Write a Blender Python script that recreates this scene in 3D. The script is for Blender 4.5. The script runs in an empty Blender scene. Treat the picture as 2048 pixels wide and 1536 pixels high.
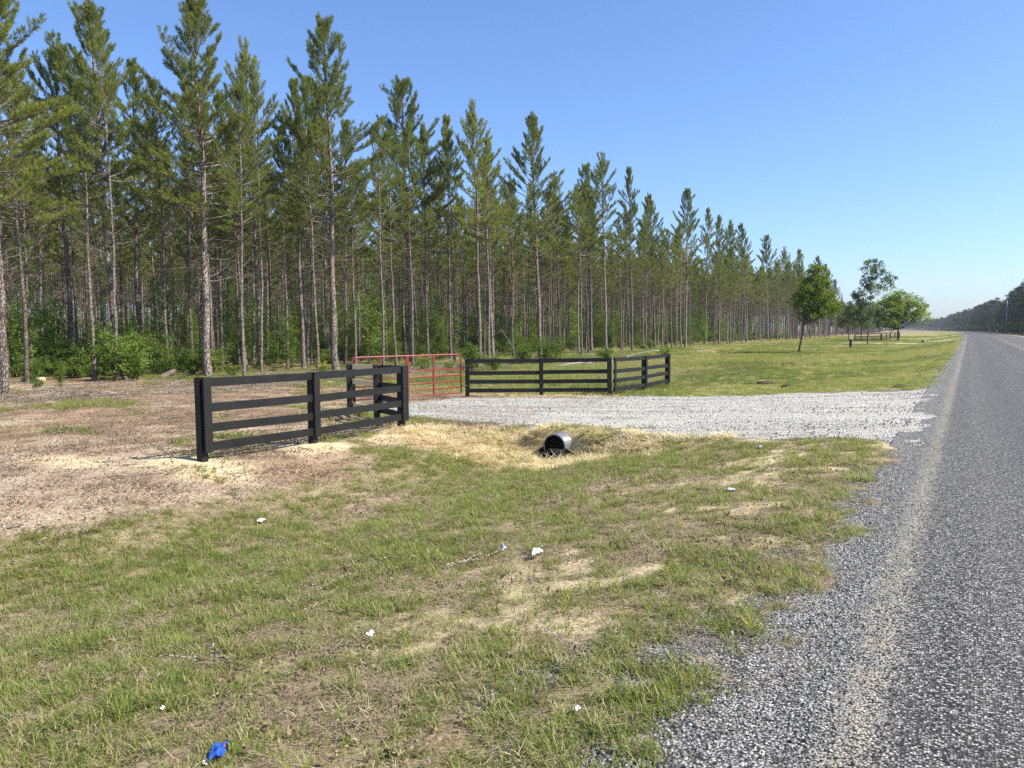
import bpy, bmesh, math, random
import numpy as np
from mathutils import Vector, Matrix
R = math.radians
rng = np.random.default_rng(7)
random.seed(7)
scn = bpy.context.scene
COL = scn.collection

# ------------------------------------------------------------------ camera, world, sun, exposure
FPX, CAMH = 1540.0, 1.65
YAW, PITCH, ROLL = R(30.7), R(3.95), R(0.5)
fw = np.array([-math.sin(YAW)*math.cos(PITCH), math.cos(YAW)*math.cos(PITCH), -math.sin(PITCH)])
rt = np.array([math.cos(YAW), math.sin(YAW), 0.0])
up = np.cross(rt, fw)
rt2 = rt*math.cos(ROLL) - up*math.sin(ROLL)
up2 = rt*math.sin(ROLL) + up*math.cos(ROLL)
cam = bpy.data.cameras.new('camera')
cam.sensor_width = 36; cam.lens = FPX/2048*36; cam.clip_start = .05; cam.clip_end = 9000
camo = bpy.data.objects.new('camera', cam); COL.objects.link(camo)
camo.matrix_world = Matrix(((rt2[0], up2[0], -fw[0], 0), (rt2[1], up2[1], -fw[1], 0), (rt2[2], up2[2], -fw[2], CAMH), (0, 0, 0, 1)))
scn.camera = camo

SUN_AZ, SUN_EL = R(74), R(45)            # azimuth clockwise from +Y (the road's direction)
w = bpy.data.worlds.new('World'); scn.world = w; w.use_nodes = True
wn = w.node_tree.nodes; wl = w.node_tree.links
bg = wn['Background']
sky = wn.new('ShaderNodeTexSky'); sky.sky_type = 'NISHITA'; sky.sun_disc = False
sky.sun_elevation = SUN_EL; sky.sun_rotation = SUN_AZ
sky.air_density = 1.0; sky.dust_density = 0.8; sky.ozone_density = 6.0; sky.altitude = 0
wb = wn.new('ShaderNodeMix'); wb.data_type = 'RGBA'; wb.blend_type = 'MULTIPLY'; wb.inputs[0].default_value = 1      # the phone's white balance
wb.inputs[7].default_value = (.95, 1.0, 1.13, 1)
wl.new(sky.outputs[0], wb.inputs[6]); wl.new(wb.outputs[2], bg.inputs[0]); bg.inputs[1].default_value = 0.100
sl = bpy.data.lights.new('sun', 'SUN'); sl.energy = 4.7; sl.angle = R(.53); sl.color = (1, .94, .83)
so = bpy.data.objects.new('sun', sl); COL.objects.link(so)
sd = Vector((math.sin(SUN_AZ)*math.cos(SUN_EL), math.cos(SUN_AZ)*math.cos(SUN_EL), math.sin(SUN_EL)))
so.rotation_euler = sd.to_track_quat('Z', 'Y').to_euler()
scn.view_settings.view_transform = 'Standard'; scn.view_settings.look = 'None'
scn.view_settings.gamma = 1; scn.view_settings.exposure = 1.0
scn.cycles.max_bounces = 6; scn.cycles.transparent_max_bounces = 4
scn.cycles.use_denoising = False

# ------------------------------------------------------------------ generic helpers
def tag(o, label=None, cat=None, group=None, kind=None):
    if label: o['label'] = label
    if cat: o['category'] = cat
    if group: o['group'] = group
    if kind: o['kind'] = kind
    return o

def empty(name, loc, rz=0, parent=None):
    o = bpy.data.objects.new(name, None); COL.objects.link(o)
    o.empty_display_size = .2
    o.location = loc; o.rotation_euler = (0, 0, rz)
    if parent: o.parent = parent
    return o

def mesh_np(name, V, faces, mats=(), attrs=None, smooth=False, mat_idx=None):
    """faces: list of int arrays (n,3) or (n,4)"""
    me = bpy.data.meshes.new(name)
    V = np.asarray(V, np.float32)
    if not isinstance(faces, (list, tuple)): faces = [faces]
    faces = [np.asarray(f, np.int32) for f in faces if len(f)]
    nl = sum(f.size for f in faces); nf = sum(len(f) for f in faces)
    me.vertices.add(len(V)); me.vertices.foreach_set('co', V.ravel())
    me.loops.add(nl); me.polygons.add(nf)
    me.loops.foreach_set('vertex_index', np.concatenate([f.ravel() for f in faces]))
    tot = np.concatenate([np.full(len(f), f.shape[1], np.int32) for f in faces])
    st = np.concatenate([[0], np.cumsum(tot)[:-1]]).astype(np.int32)
    me.polygons.foreach_set('loop_start', st); me.polygons.foreach_set('loop_total', tot)
    me.polygons.foreach_set('use_smooth', np.full(nf, bool(smooth)))
    if mat_idx is not None: me.polygons.foreach_set('material_index', np.asarray(mat_idx, np.int32))
    for m in mats: me.materials.append(m)
    for k, a in (attrs or {}).items():
        a = np.asarray(a, np.float32)
        if a.ndim == 1:
            at = me.attributes.new(k, 'FLOAT', 'POINT'); at.data.foreach_set('value', a)
        elif a.shape[1] == 3:
            at = me.attributes.new(k, 'FLOAT_VECTOR', 'POINT'); at.data.foreach_set('vector', a.ravel())
        else:
            at = me.attributes.new(k, 'FLOAT_COLOR', 'POINT'); at.data.foreach_set('color', a.ravel())
    me.update(calc_edges=True); me.validate()
    return me

def obj(name, me, parent=None, loc=None, rot=None, link=True):
    o = bpy.data.objects.new(name, me)
    if link: COL.objects.link(o)
    if parent: o.parent = parent
    if loc is not None: o.location = loc
    if rot is not None: o.rotation_euler = rot
    return o

class MB:
    """collects boxes and tubes for ONE mesh part"""
    def __init__(s): s.v = []; s.q = []; s.t = []; s.n = 0; s.mi = []; s.mt = []
    def add(s, V, quads=(), tris=(), mi=0):
        s.v.append(np.asarray(V, float))
        for q in quads: s.q.append([i+s.n for i in q]); s.mi.append(mi)
        for q in tris: s.t.append([i+s.n for i in q]); s.mt.append(mi)
        s.n += len(V)
    def box(s, c, ax, ay, az, hx, hy, hz, bev=0.0, mis=None):
        c = np.asarray(c, float); ax, ay, az = (np.asarray(a, float) for a in (ax, ay, az))
        b = min(bev, hx*.45, hy*.45, hz*.45)
        if b <= 0:
            V = [c+ax*hx*i+ay*hy*j+az*hz*k for k in (-1, 1) for j in (-1, 1) for i in (-1, 1)]
            Q = [(0, 2, 3, 1), (4, 5, 7, 6), (0, 1, 5, 4), (2, 6, 7, 3), (0, 4, 6, 2), (1, 3, 7, 5)]   # -z +z -y +y -x +x
            s.v.append(np.array(V))
            for n, q in enumerate(Q): s.q.append([i+s.n for i in q]); s.mi.append(mis[n] if mis else 0)
            s.n += 8; return
        bm = bmesh.new(); bmesh.ops.create_cube(bm, size=2)
        for v in bm.verts: v.co = Vector((v.co.x*hx, v.co.y*hy, v.co.z*hz))
        bmesh.ops.bevel(bm, geom=bm.edges[:], offset=b, segments=1, affect='EDGES')
        bm.verts.index_update(); bm.normal_update()
        V = [c+ax*v.co.x+ay*v.co.y+az*v.co.z for v in bm.verts]
        def mi(f):
            if not mis: return 0
            n = f.normal; k = max(range(3), key=lambda i: abs(n[i]))
            return mis[{2: 0, 1: 2, 0: 4}[k] + (1 if n[k] > 0 else 0)]
        s.v.append(np.array(V))
        for f in bm.faces:
            idx = [v.index+s.n for v in f.verts]
            if len(idx) == 4: s.q.append(idx); s.mi.append(mi(f))
            else: s.t.append(idx); s.mt.append(mi(f))
        s.n += len(V); bm.free()
    def tube(s, P, rad, n=8, cap=True, mi=0):
        V, Q, T = tube_np(np.asarray(P, float), np.broadcast_to(np.asarray(rad, float), (len(P),)), n, cap)
        s.v.append(V)
        s.q += (Q+s.n).tolist(); s.mi += [mi]*len(Q)
        if len(T): s.t += (T+s.n).tolist(); s.mt += [mi]*len(T)
        s.n += len(V)
    def build(s, name, mats, parent=None, smooth=False, loc=None, link=True, attrs=None):
        mats = mats if isinstance(mats, (list, tuple)) else [mats]
        me = mesh_np(name, np.concatenate(s.v), [np.array(s.q, int).reshape(-1, 4), np.array(s.t, int).reshape(-1, 3)], mats, attrs, smooth, s.mi+s.mt)
        return obj(name, me, parent, loc, link=link)

def tube_np(P, rad, n=6, cap=True):
    m = len(P)
    T = np.gradient(P, axis=0); T /= np.linalg.norm(T, axis=1)[:, None]+1e-9
    ref = np.array([0, 0, 1.]) if abs(T[0, 2]) < .8 else np.array([1., 0, 0])
    U = np.cross(T, ref); U /= np.linalg.norm(U, axis=1)[:, None]+1e-9
    W = np.cross(T, U)
    a = np.arange(n)*2*np.pi/n
    V = (P[:, None]+(U[:, None]*np.cos(a)[None, :, None]+W[:, None]*np.sin(a)[None, :, None])*rad[:, None, None]).reshape(-1, 3)
    i = np.arange(m-1)[:, None]*n; j = np.arange(n)[None]; k = (j+1) % n
    Q = np.stack([i+j, i+n+j, i+n+k, i+k], -1).reshape(-1, 4)
    Tr = np.zeros((0, 3), int)
    if cap:
        V = np.vstack([V, P[0], P[-1]]); c0 = m*n; c1 = c0+1
        j = np.arange(n); k = (j+1) % n
        Tr = np.vstack([np.stack([np.full(n, c0), j, k], 1), np.stack([np.full(n, c1), (m-1)*n+k, (m-1)*n+j], 1)])
    return V, Q, Tr

def _h(ix, iy, s):
    n = (ix.astype(np.int64)*374761393 + iy.astype(np.int64)*668265263 + s*974634777) & 0xFFFFFFFF
    n = ((n ^ (n >> 13))*1274126177) & 0xFFFFFFFF
    n = ((n ^ (n >> 15))*2246822519) & 0xFFFFFFFF
    return ((n ^ (n >> 16)) & 0xFFFFFF)/float(0xFFFFFF)
def vnoise(x, y, s=0):
    x = np.asarray(x, float); y = np.asarray(y, float)
    ix = np.floor(x); iy = np.floor(y); fx = x-ix; fy = y-iy
    fx = fx*fx*(3-2*fx); fy = fy*fy*(3-2*fy)
    a = _h(ix, iy, s); b = _h(ix+1, iy, s); c = _h(ix, iy+1, s); d = _h(ix+1, iy+1, s)
    return (a+(b-a)*fx)*(1-fy)+(c+(d-c)*fx)*fy
def fbm(x, y, s=0, o=4):
    t = 0; amp = .5; tot = 0
    for k in range(o):
        t = t+amp*vnoise(x*2**k+17.3*k, y*2**k-9.1*k, s+k); tot += amp; amp *= .5
    return t/tot
def ss(a, b, x):
    t = np.clip((x-a)/(b-a), 0, 1); return t*t*(3-2*t)

# ------------------------------------------------------------------ the lie of the land
def bend(Y): return -np.maximum(0, np.asarray(Y, float)-100)**2/17000.0       # the road drifts left far away
def crest(Y):
    Y = np.asarray(Y, float)
    return -.45*ss(140, 330, Y) - 1.6*ss(330, 900, Y)
DN = np.array([(-30, 17.9), (-15.5, 17.0), (-11, 15.8), (-7, 15.1), (-5.1, 13.85), (-3.2, 13.5), (-1.7, 13.5), (-.9, 12.8), (-.3, 11.2), (1, 10.2)])
DF = np.array([(-30, 22.2), (-15.6, 22.4), (-11, 23.3), (-8.4, 23.7), (-4.3, 24.1), (-1.4, 24.2), (-.6, 25.2), (-.2, 27.5), (1, 28)])
def drive_sd(X, Y):
    """> 0 inside the gravel entrance, in metres"""
    a = Y-np.interp(X, DN[:, 0], DN[:, 1]); b = np.interp(X, DF[:, 0], DF[:, 1])-Y
    return np.minimum(np.minimum(a, b), X+15.6)
def drive_z(X): return np.interp(X, [-30, -16, -11, -7, -3, -.5, 0], [-.72, -.68, -.56, -.42, -.2, -.03, 0])
def ground_z(X, Y, fine=True):
    X = np.asarray(X, float); Y = np.asarray(Y, float)
    u = X-bend(Y)
    zf = -.47-.27*ss(6, 30, Y)
    dd = -.80-.10*ss(3, 13, Y)+.12*ss(22, 40, Y)                     # ditch bottom
    ptsx = np.array([-12.5, -10.2, -9, -7.9, -6.7, -5.4, -3.6, -2.0, -1.0, -.4, 0, 3.4, 7.2, 8.2, 10, 12.5, 16])
    def prof(zfv, ddv):
        k = [1*zfv, zfv-.01, .55*zfv+.45*ddv, .05*zfv+.95*ddv, ddv, .72*ddv, -.36+0*zfv, -.15+0*zfv, -.045+0*zfv, -.02+0*zfv,
             0*zfv, .04+0*zfv, 0*zfv, -.06+0*zfv, -.4+0*zfv, -.35+0*zfv, -.3+0*zfv]
        out = np.zeros_like(u)+k[0]
        for i in range(len(ptsx)-1):
            t = np.clip((u-ptsx[i])/(ptsx[i+1]-ptsx[i]), 0, 1); t = t*t*(3-2*t)*.5+t*.5
            out = np.where(u >= ptsx[i], k[i]+(k[i+1]-k[i])*t, out)
        return out
    z = prof(zf, dd)
    # embankment that carries the gravel entrance over the ditch
    sd_ = drive_sd(X, Y)
    sd2 = np.minimum(Y-np.interp(X, DN[:, 0], DN[:, 1]), np.interp(X, DF[:, 0], DF[:, 1])-Y)
    zd = drive_z(X)-.03
    wgt = ss(-1.25, .05, sd2)*ss(-26, -17, X)*(1-ss(-.6, -.1, X))
    z = z*(1-wgt)+zd*wgt
    # sand thrown up round the posts, a bank of spoil, small swells
    for (cx, cy, rx, a) in ((-10.9, 7.9, .9, .05), (-10.75, 10.5, .8, .04), (-10.9, 13.4, .9, .05), (-13, 6.6, 1.8, .05), (-14.5, 3.8, 2.2, .1)):
        z = z+a*np.exp(-((X-cx)**2+(Y-cy)**2)/rx**2)
    z = z+np.clip(-.41-z, 0, 1)*ss(13.92, 14.2, Y)*(1-ss(15.3, 15.7, Y))*np.exp(-((X+7.2)/.95)**4)
    z = z-.14*ss(13.1, 13.45, Y)*(1-ss(13.88, 13.95, Y))*np.exp(-((X+7.18)/.30)**4)
    off = 1-ss(-1.2, -.3, u)*(1-ss(7, 8.5, u))
    off = off*(1-.8*ss(-.6, .3, sd_))
    z = z+off*((fbm(X*.35, Y*.35, 5, 2)-.5)*.10)
    if fine:
        z = z+off*((fbm(X*1.6, Y*1.6, 9, 3)-.5)*.07+(fbm(X*7, Y*7, 15, 2)-.5)*.022)
    z = z+(fbm(X*.02+3, Y*.02, 25, 2)-.5)*1.2*ss(45, 120, np.abs(u-3))      # far swells away from the road
    return z+crest(Y)

def gz(x, y): return float(ground_z(np.array([x]), np.array([y]))[0])
def ray(px, py): return fw+rt2*(px-1024)/FPX-up2*(py-768)/FPX
def hit(px, py):
    """where a direction measured in the photograph meets the ground (world x, y, z)"""
    v = ray(px, py); t = 2.0
    o = np.array([0, 0, CAMH]); last = t
    while t < 900:
        p = o+v*t
        if p[2] < gz(p[0], p[1]): break
        last = t; t *= 1.02
    for _ in range(14):
        m = (last+t)/2; p = o+v*m
        if p[2] < gz(p[0], p[1]): t = m
        else: last = m
    return o+v*t, t
def at_depth(px, d, py=700.0):
    p = np.array([0, 0, CAMH])+ray(px, py)*d
    return np.array([p[0], p[1], gz(p[0], p[1])])
def depth(p): return float((np.asarray(p)-np.array([0, 0, CAMH])) @ fw)
def height_to(base, d, py, px):
    """real height of something standing at base whose top reaches direction row py"""
    p = np.array([0, 0, CAMH])+ray(px, py)*d
    return p[2]-base[2]

# surface cover, 0..1 each, used by the ground material and by what grows or lies there
def cover(X, Y):
    X = np.asarray(X, float); Y = np.asarray(Y, float)
    u = X-bend(Y); sd_ = drive_sd(X, Y)
    n1 = fbm(X*.55, Y*.55, 31, 4); n2 = fbm(X*1.9, Y*1.9, 41, 3); n3 = fbm(X*.18, Y*.18, 51, 3); n4 = fbm(X*5, Y*5, 61, 2)
    nn = (n1-.5)*1.1+(n2-.5)*.9+(n4-.5)*.55
    # verge grass, thin and sandy towards the gravel, thick along the ditch
    verge = ss(-10.0, -8.6, u+(n1-.5)*2.6)*(1-ss(-1.05, -.6, u+(n2-.5)*.9))
    thick = np.interp(u, [-10, -8.4, -7, -5.6, -4.6, -3.6, -2.6, -1.2, -.6], [.46, .62, .76, .74, .66, .55, .43, .52, .5])
    grass = verge*np.clip(thick+nn*1.0+.09, 0, 1)
    dirt = 1-ss(-10.0, -8.6, u+(n1-.5)*2.6)
    g_d = np.clip((n3-.50)*2.2+(n1-.5)*2.8+(n2-.5)*1.2-.04, 0, 1)*dirt
    near_post = ss(-8.5, -10.5, u)*0
    g_d = g_d*(.15+.85*ss(2.5, 7, np.hypot(X+10.5, Y-6)))
    beyond = ss(23.5, 25.8, Y)*(1-ss(-.9, -.5, u))
    g_b = beyond*np.clip(.92+nn*.9-.38*(1-ss(-27, -12, X))+(n3-.5)*.9*(1-ss(-14, -8, X)), .04+.6*ss(70, 110, Y), 1)
    grass = np.maximum(grass, g_d)*(1-beyond)+g_b
    strip = np.exp(-((X+28.5+1.2*(n3-.5)*6)/2.6)**2)*(1-ss(44, 56, Y))        # raked strip of slash along the trees
    grass = grass*(1-.85*strip)
    forest = ss(-35.5, -40, X+(n1-.5)*5)
    right = ss(7.6, 8.4, u)
    grass = np.where(u > 7, right*np.clip(.9+nn*.5, 0, 1), grass)
    # straw mulch round the pipe and along the far fence, red clay at the pipe's mouth
    e = ((X+7.3)/4.0)**2+((Y-13.55)/1.75)**2
    straw = ss(1.2, .5, e+(n2-.5)*1.3+(n1-.5)*.8)*(.55+.45*ss(.38, .55, n2))
    straw = np.maximum(straw, np.exp(-((Y-24.0-.35*np.clip((X+15)/4, 0, 1)+.6*ss(-12.5, -16, X))/.5)**2)*ss(-15.8, -15, X)*(1-ss(-10.8, -9.6, X))*(.6+n2*.6))
    straw = np.clip(straw, 0, 1)
    clay = np.exp(-(((X+6.7)/1.0)**2+((Y-12.55)/.5)**2)*1.2)*1.2*(.6+.8*n2)
    clay = np.maximum(clay, ss(.60, .75, fbm(X*.8, Y*.8, 71, 3))*.5*((u < -1.2) & (Y < 5)))
    clay = np.clip(clay, 0, 1)
    # yellow sand: round the posts and in bare places of the verge
    sand = 0*X
    for (cx, cy, rx, ry, a) in ((-10.6, 7.9, 1.25, .75, 1.25), (-10.4, 10.3, .6, 1.2, .85), (-10.2, 12.3, .55, 1.2, .75), (-12.6, 7.0, 1.6, .6, .75), (-10.9, 13.6, .9, .8, .8), (-12.4, 14.4, 1.2, .8, .6), (-14.6, 15.9, 1.0, .8, .5)):
        sand = np.maximum(sand, a*np.exp(-(((X-cx)/rx)**2+((Y-cy)/ry)**2)))
    sand = np.clip(sand*(.55+.9*n2)+ss(.51, .68, fbm(X*1.3, Y*1.3, 81, 4)*.65+n4*.35)*verge*ss(-4.6, -2.4, u)*.75*(Y < 14), 0, 1)
    pale = ss(.47, .62, fbm(X*.33, Y*.33, 91, 3)+.10*np.exp(-((X+13)/3.5)**2-((Y-6.5)/3)**2))*dirt*(1-forest)
    # gravel that strays into the verge
    grav = ss(-1.15, -.70, u+(n2-.5)*1.0+(n4-.5)*.5)*(1-ss(7.2, 7.6, u))
    grav = np.maximum(grav, ss(.50, .62, n1*.5+n2*.5)*ss(-3.0, -1.3, u)*(u < 0)*.85*(1-ss(8, 13, Y)*.6))
    grav = np.maximum(grav, ss(-.5, .1, sd_+(n2-.5)*.7))
    grass = grass*(1-.55*straw)*(1-clay*.8)*(1-np.clip(sand*1.0, 0, .9))*(1-ss(-.45, .1, sd_+(n2-.5)*.9))
    grass = grass*(1-ss(-1.02, -.68, u+(n2-.5)*.9+(n4-.5)*.4)*(u < 4))
    grass = grass*(1-.7*forest)
    return dict(grass=np.clip(grass, 0, 1), sand=sand, straw=straw, clay=clay, grav=grav, dirt=dirt, pale=pale, forest=forest, strip=strip, u=u, sd=sd_, lush=np.clip(beyond*(.7+.3*ss(-13, -9.5, u))*(1-strip), 0, 1))

# ------------------------------------------------------------------ materials
def newmat(name):
    m = bpy.data.materials.new(name); m.use_nodes = True
    nt = m.node_tree; nt.nodes.clear()
    out = nt.nodes.new('ShaderNodeOutputMaterial')
    return m, nt, out
class NT:
    def __init__(s, nt): s.nt = nt
    def n(s, t, **k):
        nd = s.nt.nodes.new(t)
        for a, b in k.items(): setattr(nd, a, b)
        return nd
    def l(s, a, b): s.nt.links.new(a, b)
    def val(s, sock, v):
        if hasattr(v, 'links'): s.l(v, sock)
        else: sock.default_value = v
    def mix(s, f, a, b, mode='MIX'):
        m = s.n('ShaderNodeMix', data_type='RGBA', blend_type=mode)
        s.val(m.inputs[0], f)
        for i, v in ((6, a), (7, b)):
            if hasattr(v, 'links'): s.l(v, m.inputs[i])
            else: m.inputs[i].default_value = (*v, 1)
        return m.outputs[2]
    def math(s, op, a, b=0.0, c=None):
        m = s.n('ShaderNodeMath', operation=op)
        s.val(m.inputs[0], a); s.val(m.inputs[1], b)
        if c is not None: s.val(m.inputs[2], c)
        return m.outputs[0]
    def noise(s, co, scale, detail=4, rough=.6, dist=0):
        m = s.n('ShaderNodeTexNoise'); s.l(co, m.inputs['Vector'])
        m.inputs['Scale'].default_value = scale; m.inputs['Detail'].default_value = detail; m.inputs['Roughness'].default_value = rough; m.inputs['Distortion'].default_value = dist
        return m.outputs[0]
    def voro(s, co, scale, feature='F1'):
        m = s.n('ShaderNodeTexVoronoi', feature=feature); s.l(co, m.inputs['Vector']); m.inputs['Scale'].default_value = scale
        return m
    def ramp(s, f, stops):
        m = s.n('ShaderNodeValToRGB'); s.l(f, m.inputs[0])
        cr = m.color_ramp
        while len(cr.elements) < len(stops): cr.elements.new(.5)
        for e, (p, c) in zip(cr.elements, stops):
            e.position = p; e.color = (*c, 1) if len(c) == 3 else c
        return m.outputs[0]
    def rng(s, f, a, b, c=0, d=1):
        m = s.n('ShaderNodeMapRange'); s.val(m.inputs[0], f)
        for i, v in enumerate((a, b, c, d)): m.inputs[i+1].default_value = v
        return m.outputs[0]
    def attr(s, name):
        m = s.n('ShaderNodeAttribute', attribute_name=name); return m
    def bump(s, h, strength=.5, dist=.02, normal=None):
        m = s.n('ShaderNodeBump'); s.l(h, m.inputs['Height']); m.inputs['Strength'].default_value = strength; m.inputs['Distance'].default_value = dist
        if normal: s.l(normal, m.inputs['Normal'])
        return m.outputs[0]
    def pbsdf(s, col, rough=.8, normal=None, spec=.3, metal=0):
        b = s.n('ShaderNodeBsdfPrincipled')
        if hasattr(col, 'links'): s.l(col, b.inputs['Base Color'])
        else: b.inputs['Base Color'].default_value = (*col, 1)
        s.val(b.inputs['Roughness'], rough); b.inputs['Specular IOR Level'].default_value = spec; b.inputs['Metallic'].default_value = metal
        if normal: s.l(normal, b.inputs['Normal'])
        return b.outputs[0]
    def co(s): return s.n('ShaderNodeTexCoord').outputs['Object']
    def pos(s): return s.n('ShaderNodeNewGeometry').outputs['Position']

def leafmat(name, c0, c1, c2=None, trans=.35, tattr=True, rough=.55, dry=None):
    m, nt, out = newmat(name); N = NT(nt)
    rnd = N.n('ShaderNodeObjectInfo').outputs['Random']
    tone = N.attr('tone').outputs['Fac']
    f = N.math('ADD', N.math('MULTIPLY', rnd, .45), N.math('MULTIPLY', tone, .55))
    stops = [(0.0, c0), (.6, c1)] + ([(1.0, c2)] if c2 else [])
    col = N.ramp(f, stops)
    if dry:
        col = N.mix(N.rng(tone, .82, .9), col, dry)
    d = N.pbsdf(col, rough, spec=.35)
    t = N.n('ShaderNodeBsdfTranslucent')
    hs = N.n('ShaderNodeHueSaturation'); hs.inputs['Hue'].default_value = .485; hs.inputs['Saturation'].default_value = 1.1; hs.inputs['Value'].default_value = 1.35
    N.l(col, hs.inputs['Color']); N.l(hs.outputs[0], t.inputs[0])
    mx = N.n('ShaderNodeMixShader'); mx.inputs[0].default_value = trans
    N.l(d, mx.inputs[1]); N.l(t.outputs[0], mx.inputs[2]); N.l(mx.outputs[0], out.inputs[0])
    return m

def barkmat(name, c0, c1, c2, scale=9):
    m, nt, out = newmat(name); N = NT(nt)
    co = N.co()
    mp = N.n('ShaderNodeMapping'); N.l(co, mp.inputs[0]); mp.inputs['Scale'].default_value = (1, 1, .32)
    v = N.voro(mp.outputs[0], scale*1.6, 'DISTANCE_TO_EDGE').outputs['Distance']
    crack = N.rng(v, .02, .16)
    n = N.noise(mp.outputs[0], scale*1.2, 5, .65)
    big = N.noise(co, .8, 2, .5)
    rnd = N.n('ShaderNodeObjectInfo').outputs['Random']
    col = N.ramp(N.math('ADD', N.math('MULTIPLY', n, .75), N.math('MULTIPLY', rnd, .25)), [(.3, c0), (.52, c1), (.75, c2)])
    col = N.mix(N.rng(big, .45, .65, 0, .35), col, (c2[0]*1.1, c2[1]*1.12, c2[2]*1.1))
    col = N.mix(crack, (c0[0]*.45, c0[1]*.45, c0[2]*.45), col)
    h = N.math('ADD', N.math('MULTIPLY', crack, .7), N.math('MULTIPLY', n, .5))
    N.l(N.pbsdf(col, .9, N.bump(h, .9, .03), .15), out.inputs[0])
    return m

M = {}
M['needle'] = leafmat('pine_needles', (.076, .110, .022), (.168, .203, .042), (.31, .325, .080), .44)
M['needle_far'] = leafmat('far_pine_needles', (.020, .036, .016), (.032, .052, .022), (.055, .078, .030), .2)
M['bark'] = barkmat('pine_bark', (.10, .076, .062), (.25, .205, .175), (.42, .365, .32))
M['twig'] = barkmat('dead_wood', (.16, .125, .095), (.32, .265, .21), (.46, .40, .33), 20)
M['oak_bark'] = barkmat('young_tree_bark', (.035, .03, .026), (.09, .08, .07), (.17, .155, .14), 14)
M['birch'] = barkmat('pale_bark', (.14, .13, .115), (.30, .28, .25), (.42, .40, .36), 12)
M['leaf'] = leafmat('oak_leaves', (.080, .125, .013), (.150, .220, .024), (.24, .32, .05), .5)
M['leaf_dull'] = leafmat('dull_leaves', (.060, .100, .030), (.105, .155, .048), (.17, .22, .08), .45)
M['shrub'] = leafmat('shrub_leaves', (.064, .110, .018), (.130, .200, .032), (.28, .36, .08), .5)
M['yellow'] = leafmat('yellow_flowers', (.45, .36, .03), (.60, .50, .04), (.70, .60, .08), .3)
M['grass'] = leafmat('grass_blades', (.085, .135, .024), (.215, .265, .052), (.38, .40, .115), .46, dry=(.42, .35, .19))
M['grass_lush'] = leafmat('lush_grass_blades', (.105, .155, .026), (.215, .265, .046), (.36, .375, .09), .45, dry=(.36, .32, .14))
M['straw'] = leafmat('straw', (.46, .36, .17), (.72, .60, .33), (.88, .78, .52), .2)
M['litter'] = leafmat('leaf_litter', (.065, .042, .026), (.22, .155, .10), (.50, .41, .29), .1)

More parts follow.
